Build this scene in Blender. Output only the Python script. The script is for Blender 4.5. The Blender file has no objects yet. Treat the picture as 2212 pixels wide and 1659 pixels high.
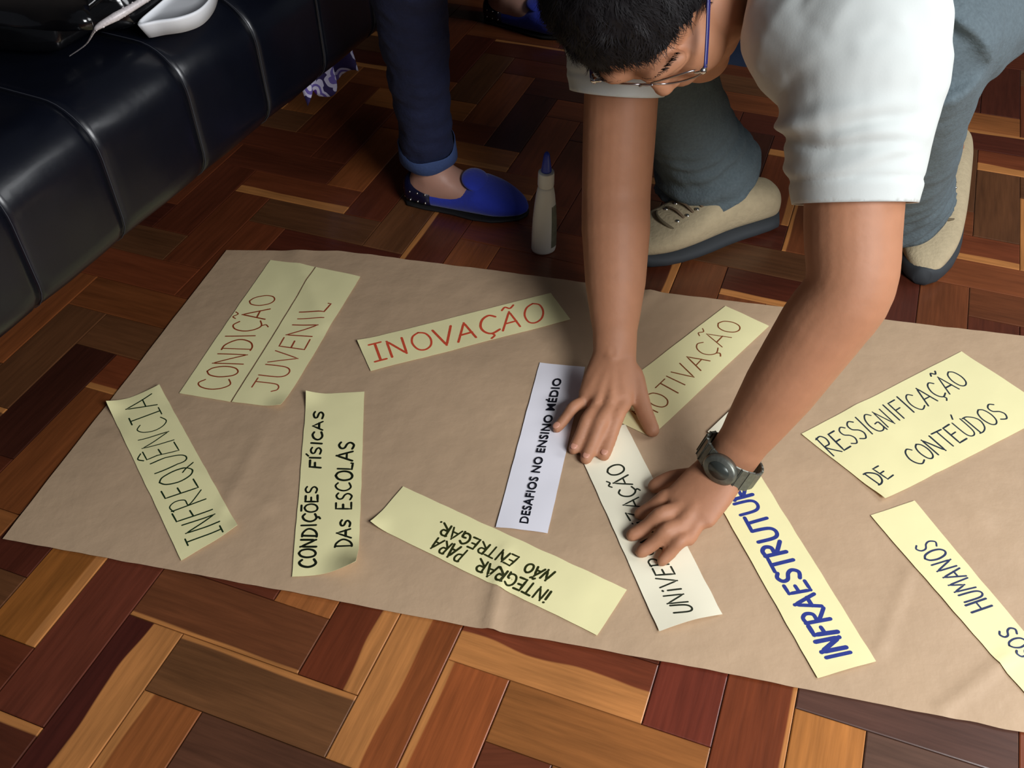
import bpy, bmesh, math, random
import numpy as np
from mathutils import Vector, Matrix, noise

# ------------------------------------------------------------------ camera
W, H, FPX = 2212.0, 1659.0, 2100.0
PITCH, ROLL, CAMH = math.radians(44.0), math.radians(-1.05), 0.917
_c, _s, _cp, _sp = math.cos(ROLL), math.sin(ROLL), math.cos(PITCH), math.sin(PITCH)
_U = Vector((0, _sp, _cp)); _R = Vector((1, 0, 0)); FW = Vector((0, _cp, -_sp))
CX = _R * _c + _U * _s; CY = -_R * _s + _U * _c; CC = Vector((0, 0, CAMH))
S = bpy.context.scene; COL = S.collection
cd = bpy.data.cameras.new('camera'); cam = bpy.data.objects.new('camera', cd); COL.objects.link(cam)
m = Matrix((CX, CY, -FW)).transposed().to_4x4(); m.translation = CC; cam.matrix_world = m
cd.sensor_width = 36; cd.lens = FPX / W * 36; cd.clip_start = 0.02
S.camera = cam

# ------------------------------------------------------------------ light
w = bpy.data.worlds.new('world'); S.world = w; w.use_nodes = True
w.node_tree.nodes['Background'].inputs[0].default_value = (0.80, 0.86, 1.0, 1)
w.node_tree.nodes['Background'].inputs[1].default_value = 0.058
def area(name, loc, target, sx, sy, power, color):
    ld = bpy.data.lights.new(name, 'AREA'); ld.shape = 'RECTANGLE'; ld.size = sx; ld.size_y = sy
    ld.energy = power; ld.color = color
    o = bpy.data.objects.new(name, ld); COL.objects.link(o); o.location = loc
    o.rotation_euler = (Vector(target) - Vector(loc)).to_track_quat('-Z', 'Y').to_euler()
    return o
area('window_daylight', (2.0, 1.05, 1.35), (0.3, 0.75, 0.0), 1.0, 0.8, 17, (0.96, 0.98, 1.0))
area('window_daylight', (1.0, -0.42, 1.25), (0.35, 0.55, 0.0), 0.8, 0.7, 38, (0.97, 0.985, 1.0))
S.view_settings.view_transform = 'Standard'; S.view_settings.look = 'None'
S.view_settings.gamma = 1.0; S.view_settings.use_curve_mapping = False
S.view_settings.exposure = 0.0

# ------------------------------------------------------------------ helpers
def ray(x, y): return CX * ((x - W / 2) / FPX) - CY * ((y - H / 2) / FPX) + FW
def P(x, y, z=0.0):
    d = ray(x, y); return CC + d * ((z - CAMH) / d.z)
def D(x, y, dep): return CC + ray(x, y) * dep
def pix(q):
    d = Vector(q) - CC; z = d.dot(FW); return (W / 2 + FPX * d.dot(CX) / z, H / 2 - FPX * d.dot(CY) / z, z)
def at_len(x, y, A, L, near):
    """point on the sight line (x,y) at distance L from A, the solution nearest depth `near`"""
    best = None
    for k in range(-300, 301):
        dep = near + k * 0.001; q = D(x, y, dep)
        e = abs((q - A).length - L) + abs(k) * 2e-5
        if best is None or e < best[0]: best = (e, q)
    return best[1]
def lin(r, g, b):
    f = lambda c: (c / 255 / 12.92) if c <= 10 else ((c / 255 + 0.055) / 1.055) ** 2.4
    return (f(r), f(g), f(b), 1)
def mat(name, col, rough=0.6, noise_s=0, noise_a=0.0, bump_s=0, bump=0.0, metal=0.0, coat=0.0, spec=0.5, sheen=0.0, sss=0.0):
    mt = bpy.data.materials.new(name); mt.use_nodes = True; nt = mt.node_tree; b = nt.nodes['Principled BSDF']
    b.inputs['Base Color'].default_value = col; b.inputs['Roughness'].default_value = rough
    b.inputs['Metallic'].default_value = metal; b.inputs['Specular IOR Level'].default_value = spec
    if coat: b.inputs['Coat Weight'].default_value = coat; b.inputs['Coat Roughness'].default_value = 0.12
    if sheen: b.inputs['Sheen Weight'].default_value = sheen
    if sss:
        b.inputs['Subsurface Weight'].default_value = sss; b.inputs['Subsurface Radius'].default_value = (1, .35, .2)
        b.inputs['Subsurface Scale'].default_value = 0.006
    tc = nt.nodes.new('ShaderNodeTexCoord')
    if noise_s:
        n = nt.nodes.new('ShaderNodeTexNoise'); n.inputs['Scale'].default_value = noise_s; n.inputs['Detail'].default_value = 5
        nt.links.new(tc.outputs['Object'], n.inputs['Vector'])
        mx = nt.nodes.new('ShaderNodeMix'); mx.data_type = 'RGBA'
        mx.inputs[6].default_value = tuple(c * (1 - noise_a) for c in col[:3]) + (1,)
        mx.inputs[7].default_value = tuple(min(1, c * (1 + noise_a)) for c in col[:3]) + (1,)
        nt.links.new(n.outputs['Fac'], mx.inputs[0]); nt.links.new(mx.outputs[2], b.inputs['Base Color'])
    if bump_s:
        n = nt.nodes.new('ShaderNodeTexNoise'); n.inputs['Scale'].default_value = bump_s; n.inputs['Detail'].default_value = 4
        nt.links.new(tc.outputs['Object'], n.inputs['Vector'])
        bp = nt.nodes.new('ShaderNodeBump'); bp.inputs['Strength'].default_value = bump; bp.inputs['Distance'].default_value = 0.004
        nt.links.new(n.outputs['Fac'], bp.inputs['Height']); nt.links.new(bp.outputs[0], b.inputs['Normal'])
    return mt
def link(name, me, m=None, parent=None, smooth=True):
    o = bpy.data.objects.new(name, me); COL.objects.link(o)
    if m is not None:
        me.materials.clear()
        for k in (m if isinstance(m, (list, tuple)) else [m]): me.materials.append(k)
    if parent: o.parent = parent
    if smooth: me.polygons.foreach_set('use_smooth', [True] * len(me.polygons))
    return o
def obj(name, bm, m=None, parent=None, smooth=True):
    me = bpy.data.meshes.new(name); bm.to_mesh(me); bm.free(); return link(name, me, m, parent, smooth)
def tag(o, label=None, cat=None, group=None, kind=None):
    if label: o['label'] = label
    if cat: o['category'] = cat
    if group: o['group'] = group
    if kind: o['kind'] = kind
    return o
def empty(name, loc=(0, 0, 0), rz=0.0):
    o = bpy.data.objects.new(name, None); COL.objects.link(o); o.location = loc; o.rotation_euler = (0, 0, rz)
    o.empty_display_size = 0.05; return o
def child_at(o, parent):
    """keep world placement of o (vertices in world space) under an empty"""
    bpy.context.view_layer.update()
    o.parent = parent; o.matrix_parent_inverse = parent.matrix_world.inverted(); return o

def loft(bm, pts, rad, n=20, up=Vector((0, 0, 1)), caps=True, closed_round=True):
    """tube through pts; rad = list of r or (ra, rb) with ra along side axis, rb along the up axis; rounded ends"""
    pts = [Vector(p) for p in pts]; N = len(pts)
    rad = [(r, r) if not isinstance(r, (tuple, list)) else tuple(r) for r in rad]
    P2, R2 = list(pts), list(rad); T2 = []
    for i in range(N):
        a = pts[max(0, i - 1)]; b = pts[min(N - 1, i + 1)]; T2.append((b - a).normalized())
    if closed_round and caps:
        for end in (0, -1):
            t = T2[end] * (-1 if end == 0 else 1); p = P2[end]; r = R2[end]; mr = min(r); ex = []
            for k in (30, 55, 78):
                a = math.radians(k); ex.append((p + t * mr * math.sin(a), (r[0] * math.cos(a), r[1] * math.cos(a)), T2[end]))
            if end == 0:
                P2 = [e[0] for e in ex[::-1]] + P2; R2 = [e[1] for e in ex[::-1]] + R2; T2 = [e[2] for e in ex] + T2
            else:
                P2 += [e[0] for e in ex]; R2 += [e[1] for e in ex]; T2 += [e[2] for e in ex]
    rings = []
    for p, r, t in zip(P2, R2, T2):
        side = t.cross(up)
        if side.length < 1e-4: side = t.cross(Vector((0, 1, 0.01)))
        side.normalize(); u2 = side.cross(t).normalized()
        rings.append([bm.verts.new(p + side * (r[0] * math.cos(2 * math.pi * k / n)) + u2 * (r[1] * math.sin(2 * math.pi * k / n))) for k in range(n)])
    for a, b in zip(rings, rings[1:]):
        for k in range(n): bm.faces.new((a[k], a[(k + 1) % n], b[(k + 1) % n], b[k]))
    if caps:
        bm.faces.new(rings[0][::-1]); bm.faces.new(rings[-1])
    return rings
def ball(bm, c, r, axes=None, seg=20, rings=14):
    """ellipsoid: r=(rx,ry,rz) along axes (3 vectors)"""
    if not isinstance(r, (tuple, list)): r = (r, r, r)
    res = bmesh.ops.create_uvsphere(bm, u_segments=seg, v_segments=rings, radius=1)
    ax = axes or (Vector((1, 0, 0)), Vector((0, 1, 0)), Vector((0, 0, 1)))
    for v in res['verts']:
        q = v.co.copy(); v.co = Vector(c) + ax[0] * (q.x * r[0]) + ax[1] * (q.y * r[1]) + ax[2] * (q.z * r[2])
def catmull(pts, rads, sub=4):
    P_, R_ = [], []
    pts = [Vector(p) for p in pts]; rads = [(r, r) if not isinstance(r, (tuple, list)) else tuple(r) for r in rads]
    n = len(pts)
    for i in range(n - 1):
        p0, p1, p2, p3 = pts[max(0, i - 1)], pts[i], pts[i + 1], pts[min(n - 1, i + 2)]
        for k in range(sub):
            t = k / sub
            P_.append(0.5 * ((2 * p1) + (p2 - p0) * t + (2 * p0 - 5 * p1 + 4 * p2 - p3) * t * t + (3 * p1 - p0 - 3 * p2 + p3) * t ** 3))
            R_.append(tuple(rads[i][q] * (1 - t) + rads[i + 1][q] * t for q in (0, 1)))
    P_.append(pts[-1]); R_.append(rads[-1]); return P_, R_
def tube(bm, pts, rads, n=16, up=Vector((0, 0, 1)), sub=4, **k):
    p, r = catmull(pts, rads, sub); return loft(bm, p, r, n, up, **k)
def remesh(bm, voxel, smooth=6):
    """fuse overlapping closed shells into one continuous skin"""
    me = bpy.data.meshes.new('tmp'); bm.to_mesh(me); bm.free()
    o = bpy.data.objects.new('tmp', me); COL.objects.link(o)
    r = o.modifiers.new('r', 'REMESH'); r.mode = 'VOXEL'; r.voxel_size = voxel
    if smooth:
        s = o.modifiers.new('s', 'SMOOTH'); s.factor = 0.5; s.iterations = smooth
    dg = bpy.context.evaluated_depsgraph_get(); dg.update()
    out = bpy.data.meshes.new_from_object(o.evaluated_get(dg))
    bpy.data.objects.remove(o); return out
def displace(me, fn):
    """move each vertex along its normal by fn(co, normal)"""
    n = len(me.vertices); nor = [v.normal.copy() for v in me.vertices]
    for v, nn in zip(me.vertices, nor): v.co = v.co + nn * fn(v.co, nn)
    me.update()

# ------------------------------------------------------------------ parquet
PW = 0.07; PA = math.radians(-21.3)
UU = Vector((math.cos(PA), math.sin(PA), 0)); VV = Vector((-UU.y, UU.x, 0))
def wood_material():
    mt = bpy.data.materials.new('parquet_wood'); mt.use_nodes = True; nt = mt.node_tree; L = nt.links.new
    b = nt.nodes['Principled BSDF']; N = nt.nodes.new
    oi = N('ShaderNodeObjectInfo'); tc = N('ShaderNodeTexCoord'); sx = N('ShaderNodeSeparateXYZ'); L(tc.outputs['Object'], sx.inputs[0])
    def mth(op, a, bb=None, c=None):
        n = N('ShaderNodeMath'); n.operation = op
        for i, q in enumerate((a, bb, c)):
            if q is None: continue
            if isinstance(q, (int, float)): n.inputs[i].default_value = q
            else: L(q, n.inputs[i])
        return n.outputs[0]
    rnd = mth('MULTIPLY', oi.outputs['Random'], 37.0)
    def nz(sxx, syy, scale, det=4):
        cb = N('ShaderNodeCombineXYZ'); L(mth('ADD', mth('MULTIPLY', sx.outputs[0], sxx), rnd), cb.inputs[0])
        L(mth('ADD', mth('MULTIPLY', sx.outputs[1], syy), rnd), cb.inputs[1]); L(rnd, cb.inputs[2])
        n = N('ShaderNodeTexNoise'); n.inputs['Scale'].default_value = scale; n.inputs['Detail'].default_value = det
        L(cb.outputs[0], n.inputs['Vector']); return n.outputs['Fac']
    grain = nz(0.08, 1.0, 170, 6); broad = nz(0.18, 1.0, 26, 3); fine = nz(0.05, 1.0, 520, 3)
    # sapwood: alpha 0.5 none, above = on +y side, below = on -y side, width by distance from 0.5
    al = oi.outputs['Alpha']; side = mth('SUBTRACT', al, 0.5)
    yy = mth('MULTIPLY', mth('SIGN', side), sx.outputs[1])               # -0.035..0.035
    wav = mth('MULTIPLY', mth('SUBTRACT', nz(0.5, 0.05, 14, 1), 0.5), 0.045)
    edge = mth('SUBTRACT', 0.036, mth('MULTIPLY', mth('ABSOLUTE', side), 0.14))
    t = mth('MULTIPLY', mth('SUBTRACT', mth('ADD', yy, mth('MULTIPLY', wav, mth('MULTIPLY', mth('ABSOLUTE', side), 3.0))), edge), 500)
    sap = mth('MULTIPLY', mth('MINIMUM', mth('MAXIMUM', t, 0.0), 1.0), mth('GREATER_THAN', mth('ABSOLUTE', side), 0.01))
    mx = N('ShaderNodeMix'); mx.data_type = 'RGBA'; L(sap, mx.inputs[0]); L(oi.outputs['Color'], mx.inputs[6])
    mx.inputs[7].default_value = lin(182, 120, 66)
    f = mth('ADD', mth('ADD', mth('MULTIPLY', grain, 0.8), mth('MULTIPLY', broad, 0.9)), mth('ADD', mth('MULTIPLY', fine, 0.3), 0.03))
    v = N('ShaderNodeVectorMath'); v.operation = 'SCALE'; L(mx.outputs[2], v.inputs[0]); L(f, v.inputs['Scale'])
    L(v.outputs[0], b.inputs['Base Color'])
    b.inputs['Roughness'].default_value = 0.38; b.inputs['Specular IOR Level'].default_value = 0.4
    b.inputs['Coat Weight'].default_value = 0.35; b.inputs['Coat Roughness'].default_value = 0.17
    bp = N('ShaderNodeBump'); bp.inputs['Strength'].default_value = 0.12; bp.inputs['Distance'].default_value = 0.002
    L(grain, bp.inputs['Height']); L(bp.outputs[0], b.inputs['Normal']); L(bp.outputs[0], b.inputs['Coat Normal'])
    return mt
MWOOD = wood_material()
def build_floor():
    bm = bmesh.new(); bmesh.ops.create_grid(bm, x_segments=1, y_segments=1, size=3.0)
    for v in bm.verts: v.co += Vector((0, 1.6, -0.008))
    fl = obj('floor', bm, mat('joint_dirt', lin(24, 12, 8), 0.8, 60, .3)); tag(fl, kind='structure')
    def plank_bm(bm, off=Vector((0, 0, 0)), rot=0.0):
        g, bv, hx, hy = 0.00045, 0.0011, PW * 1.5, PW * 0.5
        c, s = math.cos(rot), math.sin(rot)
        def ring(dx, dy, z):
            return [bm.verts.new(off + Vector((c * x - s * y, s * x + c * y, z))) for x, y in ((-dx, -dy), (dx, -dy), (dx, dy), (-dx, dy))]
        a = ring(hx - g, hy - g, -0.008); b = ring(hx - g, hy - g, -bv * 0.55); t = ring(hx - g - bv, hy - g - bv, 0)
        for p, q in ((a, b), (b, t)):
            for k in range(4): bm.faces.new((p[k], p[(k + 1) % 4], q[(k + 1) % 4], q[k]))
        bm.faces.new(t)
    bm = bmesh.new(); plank_bm(bm); me = bpy.data.meshes.new('plank'); bm.to_mesh(me); bm.free(); me.materials.append(MWOOD)
    rng = random.Random(5)
    pal = [((88, 42, 25), 5), ((76, 34, 22), 5), ((108, 54, 30), 6), ((126, 70, 36), 4), ((146, 88, 46), 2), ((96, 60, 36), 5), ((66, 32, 22), 3), ((114, 62, 34), 4)]
    bag = [c for c, n in pal for _ in range(n)]
    known = {('h', -9, 5): ((116, 66, 38), .545 - .09), ('h', -8, 4): ((112, 72, 42), .56), ('v', -9, 2): ((74, 30, 22), 0.22),
             ('v', -10, 3): ((100, 48, 32), .5), ('v', -11, 4): ((158, 96, 42), .40), ('v', -12, 5): ((82, 38, 26), .5), ('v', -6, 5): ((112, 52, 28), 0.34),
             ('v', -5, 4): ((134, 72, 36), 0.80), ('v', -4, 3): ((158, 84, 42), 0.58), ('v', -3, 2): ((124, 60, 34), 0.56), ('h', -4, 6): ((112, 54, 32), 0.24),
             ('h', -3, 5): ((142, 88, 44), .5), ('h', -2, 4): ((128, 80, 42), .5), ('v', -1, 6): ((98, 42, 28), .5), ('v', 0, 5): ((122, 58, 30), .45),
             ('h', 2, 6): ((84, 60, 48), .5), ('h', 1, 7): ((84, 56, 46), .5), ('h', -7, 3): ((84, 52, 36), .5), ('v', -8, 1): ((146, 84, 42), 0.60),
             ('h', -10, 6): ((98, 48, 30), .5), ('v', 5, 6): ((150, 86, 44), .5), ('v', 1, 4): ((160, 102, 50), .5), ('v', 2, 3): ((100, 52, 34), .5),
             ('v', -7, 0): ((118, 72, 38), .5), ('v', -12, -1): ((92, 50, 34), .5)}
    items = []
    for i in range(-45, 46):
        for j in range(-30, 60):
            sN = (i + j + 4) % 6
            if sN == 0: kind, c = 'h', UU * ((i + .25 + 1.5) * PW) + VV * ((j - .25 + 1.0 + .5) * PW)
            elif sN == 3: kind, c = 'v', UU * ((i + .25 + .5) * PW) + VV * ((j - .25 + 1.0 + 1.5) * PW)
            else: continue
            if not (-2.6 < c.x < 2.6 and -.6 < c.y < 3.9): continue
            d = (c - CC).dot(FW)
            if d > 0.2:
                x, y, _ = pix(c); out = max(0, -x, x - W, -y, y - H)
            else: out = 9999; d = 5
            items.append((out, d, kind, i, j, c))
    items.sort(key=lambda q: (q[0] > 170, q[1] if q[0] <= 170 else q[0]))
    rest = bmesh.new()
    for k, (out, d, kind, i, j, c) in enumerate(items):
        rot = PA + (0 if kind == 'h' else math.pi / 2)
        if k < 300:
            o = bpy.data.objects.new('plank', me); COL.objects.link(o); o.location = c; o.rotation_euler = (0, 0, rot); o.parent = fl
            o.location.z += rng.uniform(-0.00035, 0.00015)
            if (kind, i, j) in known: rgb, a = known[(kind, i, j)]
            else:
                rgb = bag[rng.randrange(len(bag))]; a = 0.5
                if rng.random() < 0.2: a = 0.5 + rng.choice((-1, 1)) * rng.uniform(0.06, 0.2)
            f = rng.uniform(.92, 1.08); l3 = lin(*[q * f for q in rgb]); o.color = (l3[0], l3[1], l3[2], a)
        else:
            plank_bm(rest, c, rot)
    o = obj('planks_beyond', rest, MWOOD, fl, smooth=False); o.name = 'parquet_surround'; o.color = lin(96, 48, 28)[:3] + (0.5,); tag(o, kind='stuff')
build_floor()
def shade_walls():  # two unseen walls, added to keep ambient light off the left side
    n = Vector((math.sin(math.radians(65.6)), -math.cos(math.radians(65.6)), 0)); u = Vector((-n.y, n.x, 0))
    def wall(name, c, uu, nn, L_, m):
        bm = bmesh.new(); q = [c - uu * L_, c + uu * L_]; t = nn * -.12
        vs = [bm.verts.new(a + d + Vector((0, 0, z))) for z in (-.008, 2.7) for a, d in ((q[0], t * 0), (q[1], t * 0), (q[1], t), (q[0], t))]
        for f in ((0, 1, 2, 3), (7, 6, 5, 4), (0, 4, 5, 1), (1, 5, 6, 2), (2, 6, 7, 3), (3, 7, 4, 0)): bm.faces.new([vs[k] for k in f])
        bmesh.ops.recalc_face_normals(bm, faces=bm.faces); tag(obj(name, bm, m, smooth=False), kind='structure')
    wall('shade_wall_left', n * -1.78 + u * 1.0, u, n, 2.6, mat('shade_wall_dark', lin(58, 50, 46), .7, 4, .1))  # unseen, added in a dark tone to dim the light around the bench
    wall('shade_wall_back', Vector((0.6, 4.3, 0)), Vector((1, 0, 0)), Vector((0, -1, 0)), 2.2, mat('shade_wall_plain', lin(120, 104, 88), .8, 4, .08))  # unseen, added to cut ambient light and glare on the glossy floor
shade_walls()

# ------------------------------------------------------------------ kraft paper
CREASES = [((1060, 1365), (1090, 1200), 0.006, 0.014), ((1300, 1500), (1290, 1400), 0.001, 0.02), ((250, 950), (560, 1090), 0.0025, 0.02),
           ((480, 1120), (560, 960), 0.002, 0.018), ((1340, 700), (1480, 560), 0.004, 0.02), ((1900, 1400), (1960, 1250), 0.002, 0.01),
           ((2040, 1530), (2180, 1420), 0.0025, 0.012), ((640, 560), (700, 700), 0.003, 0.03), ((1750, 800), (2100, 1100), 0.002, 0.03)]
CRW = [(P(*a), P(*b), h_, w_) for a, b, h_, w_ in CREASES]
def kz(x, y):
    z = 0.0022 + 0.0022 * (0.5 + 0.5 * noise.noise(Vector((x * 3.1, y * 3.1, 1.7)))) + 0.0013 * noise.noise(Vector((x * 9, y * 7, 4.2)))
    z += 0.0006 * noise.noise(Vector((x * 30, y * 26, 9.2)))
    for a, b, h_, w_ in CRW:
        ab = Vector((b.x - a.x, b.y - a.y)); ap = Vector((x - a.x, y - a.y)); t = max(-.05, min(1.05, ap.dot(ab) / ab.length_squared))
        d = (ap - ab * t).length
        z += h_ * max(0, 1 - d / w_) ** 1.5 * (0.4 + 0.6 * (1 - t if h_ > .005 else 1))
    return z
def quad_map(q):
    """bilinear map of the unit square through four points BL, BR, TR, TL"""
    def f(u, v): return q[0] * ((1 - u) * (1 - v)) + q[1] * (u * (1 - v)) + q[2] * (u * v) + q[3] * ((1 - u) * v)
    return f
def paper_material(name, col, s=18, a=0.10, rough=0.7, bump=0.25):
    return mat(name, col, rough, s, a, 38, bump, spec=0.25)
MK = paper_material('kraft', lin(194, 165, 134), 14, 0.10, 0.5, 0.35); MK.node_tree.nodes['Principled BSDF'].inputs['Specular IOR Level'].default_value = .5
MY = paper_material('yellow_paper', lin(246, 238, 182), 6, 0.03, 0.7, 0.08)
MYP = paper_material('pale_paper', lin(246, 240, 214), 6, 0.03, 0.7, 0.08)
MWH = paper_material('white_paper', lin(246, 244, 252), 6, 0.02, 0.6, 0.03)
def kraft():
    far_l, far_k, near_l, near_m = P(490, 543), P(733, 545), P(8, 1168), P(1060, 1365)
    far_r = P(2212, 730); near_r = P(2212, 1585)
    ext_f = far_r + (far_r - far_k).normalized() * 0.45; ext_n = near_r + (near_r - near_m).normalized() * 0.6
    top = [far_l, far_k, P(1400, 632), far_r, ext_f]; bot = [near_l, P(700, 1296), near_m, P(1500, 1444), near_r, ext_n]
    def along(pl, t):
        L = [(b - a).length for a, b in zip(pl, pl[1:])]; T = sum(L) * t
        for a, b, l in zip(pl, pl[1:], L):
            if T <= l + 1e-9: return a.lerp(b, T / l)
            T -= l
        return pl[-1].copy()
    bm = bmesh.new(); nu, nv = 260, 96; g = []
    for i in range(nu + 1):
        t = i / nu; a = along(bot, t); b = along(top, t); row = []
        for j in range(nv + 1):
            q = a.lerp(b, j / nv)
            e = 0.0012 * noise.noise(Vector((t * 60, 3 if j < nv / 2 else 8, 0))) * (1 if j in (0, nv) else 0)
            q.y += e; q.z = kz(q.x, q.y); row.append(bm.verts.new(q))
        g.append(row)
    for i in range(nu):
        for j in range(nv): bm.faces.new((g[i][j], g[i + 1][j], g[i + 1][j + 1], g[i][j + 1]))
    for e in bm.edges: e.smooth = not e.is_boundary
    o = obj('kraft_paper', bm, MK); s = o.modifiers.new('thick', 'SOLIDIFY'); s.thickness = 0.0004; s.offset = -1
    tag(o, 'long sheet of brown kraft paper spread over the parquet under the slips', 'paper')
kraft()

# ------------------------------------------------------------------ handwriting
GL = {  # stroke glyphs on a unit cell, x right, y up; third value list = polylines
 'A': (.9, [[(0, 0), (.42, 1), (.8, 0)], [(.15, .36), (.68, .36)]]),
 'C': (.8, [[(.75, .85), (.5, 1), (.2, .85), (.05, .5), (.15, .18), (.42, 0), (.78, .12)]]),
 'D': (.85, [[(.08, 0), (.1, 1)], [(0, 1), (.35, .98), (.7, .75), (.8, .48), (.62, .15), (.3, 0), (0, 0)]]),
 'E': (.72, [[(.65, 1), (.1, .98), (.06, 0), (.68, .02)], [(.08, .52), (.5, .54)]]),
 'F': (.7, [[(.7, 1), (.1, .98), (.05, 0)], [(.08, .52), (.5, .54)]]),
 'G': (.88, [[(.75, .85), (.45, 1), (.15, .8), (.05, .45), (.2, .1), (.5, 0), (.75, .12), (.76, .42), (.45, .42)], [(.76, .42), (.8, -.05)]]),
 'H': (.85, [[(.05, 1), (.05, 0)], [(.75, 1), (.75, 0)], [(.05, .5), (.75, .5)]]),
 'I': (.35, [[(.15, 1), (.15, 0)]]),
 'i': (.35, [[(.15, .72), (.15, 0)], [(.13, .98), (.17, 1.0)]]),
 'T': (.8, [[(0, 1), (.8, .97)], [(.42, .98), (.4, 0)]]),
 'K': (.8, [[(.05, 1), (.05, 0)]]),
 '1': (.62, [[(0, 1), (.5, 1)], [(.25, 1), (.25, 0)], [(0, 0), (.5, 0)]]),
 'J': (.75, [[(.1, 1), (.75, 1)], [(.5, 1), (.5, .25), (.38, .03), (.15, 0), (0, .18)]]),
 'L': (.68, [[(.08, 1), (.05, .05), (.6, 0), (.62, .1)]]),
 'M': (1.05, [[(0, 0), (.12, 1), (.48, .35), (.82, 1), (.95, 0)]]),
 'N': (.9, [[(.02, 0), (.06, 1), (.7, .02), (.74, 1)]]),
 'O': (.9, [[(.42, 1), (.15, .85), (.03, .5), (.15, .12), (.42, 0), (.7, .15), (.8, .5), (.68, .86), (.42, 1)]]),
 'P': (.75, [[(.05, 0), (.08, 1)], [(0, .95), (.4, 1), (.65, .8), (.55, .5), (.08, .42)]]),
 'Q': (1.0, [[(.42, 1), (.15, .85), (.03, .5), (.15, .12), (.42, 0), (.7, .15), (.8, .5), (.68, .86), (.42, 1)], [(.5, .28), (.95, -.12)]]),
 'R': (.82, [[(.05, 0), (.08, 1)], [(0, .95), (.4, 1), (.62, .8), (.5, .54), (.1, .48), (.75, 0)]]),
 'S': (.7, [[(.65, .88), (.4, 1), (.12, .86), (.15, .62), (.5, .45), (.62, .22), (.4, 0), (.05, .1)]]),
 'U': (.82, [[(.03, 1), (.05, .3), (.2, .03), (.5, 0), (.7, .25), (.74, 1)]]),
 'V': (.8, [[(0, 1), (.38, 0), (.78, 1)]]),
 'Z': (.75, [[(.05, .95), (.68, 1), (0, .02), (.72, 0)]]),
 '.': (.3, [[(.1, 0), (.14, .03)]]), ' ': (.45, []),
}
ACC = {'~': [[(.12, 1.18), (.28, 1.32), (.48, 1.18), (.66, 1.32)]], "'": [[(.3, 1.15), (.5, 1.38)]], '^': [[(.12, 1.08), (.35, 1.22), (.6, 1.08)]], ',': [[(.42, 0), (.5, -.14), (.34, -.26)]],
       '_': [[(.12, 1.22), (.66, 1.25)]]}
def smooth_poly(pl, n=5):
    if len(pl) < 3: return pl
    out = []
    for i in range(len(pl) - 1):
        p0, p1, p2, p3 = pl[max(0, i - 1)], pl[i], pl[i + 1], pl[min(len(pl) - 1, i + 2)]
        for k in range(n):
            t = k / n
            out.append(tuple(0.5 * (2 * p1[a] + (p2[a] - p0[a]) * t + (2 * p0[a] - 5 * p1[a] + 4 * p2[a] - p3[a]) * t * t + (3 * p1[a] - p0[a] - 3 * p2[a] + p3[a]) * t ** 3) for a in (0, 1)))
    out.append(pl[-1]); return out
CURVY = set('CDGOQPRSUJ')
def word_strokes(text, quad, rng, jit=.05, extra=None):
    """text uses accent marks after the letter; quad = BL, BR, TR, TL in picture pixels -> polylines in pixels"""
    f = quad_map([Vector(q) for q in quad]); toks = []
    for ch in text:
        if ch in ACC: toks[-1][1].append(ch)
        else: toks.append([ch, []])
    wd = [GL[t[0]][0] + (.12 if t[0] != ' ' else 0) for t in toks]; T = sum(wd) - .12; x = 0; out = []
    for (ch, acc), wv in zip(toks, wd):
        dx, dy, sc = rng.uniform(-jit, jit) * .5, rng.uniform(-jit, jit), 1 + rng.uniform(-jit, jit)
        sl = rng.uniform(-jit, jit)
        pls = [(smooth_poly(pl) if ch in CURVY and len(pl) > 3 else pl) for pl in GL[ch][1]] + [smooth_poly(p) for a in acc for p in ACC[a]]
        for pl in pls:
            out.append([f((x + px * sc + sl * py + dx) / T, py * sc + dy) for px, py in pl])
        x += wv
    return out
def ribbon(bm, pts, w_, surf):
    """flat marker stroke following surf(x, y) -> z; pts are world (x, y)"""
    fine = []
    for a, b in zip(pts, pts[1:]):
        n = max(1, int((b - a).length / 0.004))
        fine += [a.lerp(b, k / n) for k in range(n)]
    fine.append(pts[-1]); L = []; Rr = []
    for i, p in enumerate(fine):
        a = fine[max(0, i - 1)]; b = fine[min(len(fine) - 1, i + 1)]; t = (b - a)
        if t.length < 1e-7: t = Vector((1, 0))
        t.normalize(); n = Vector((-t.y, t.x)) * (w_ / 2)
        for lst, q in ((L, p + n), (Rr, p - n)): lst.append(bm.verts.new((q.x, q.y, surf(q.x, q.y))))
    for i in range(len(fine) - 1): bm.faces.new((L[i], Rr[i], Rr[i + 1], L[i + 1]))
    for p in [pts[0], pts[-1]] + list(pts[1:-1] if len(pts) < 6 else []):       # round nib marks at ends and corners
        vs = [bm.verts.new((p.x + w_ / 2 * math.cos(a * math.pi / 4), p.y + w_ / 2 * math.sin(a * math.pi / 4), 0)) for a in range(8)]
        for v in vs: v.co.z = surf(v.co.x, v.co.y) + 0.00003
        bm.faces.new(vs)
INK = {}
def ink(rgb):
    if rgb not in INK: INK[rgb] = mat('marker_ink', lin(*rgb), 0.55, 300, .25, spec=.3)
    return INK[rgb]
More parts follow.
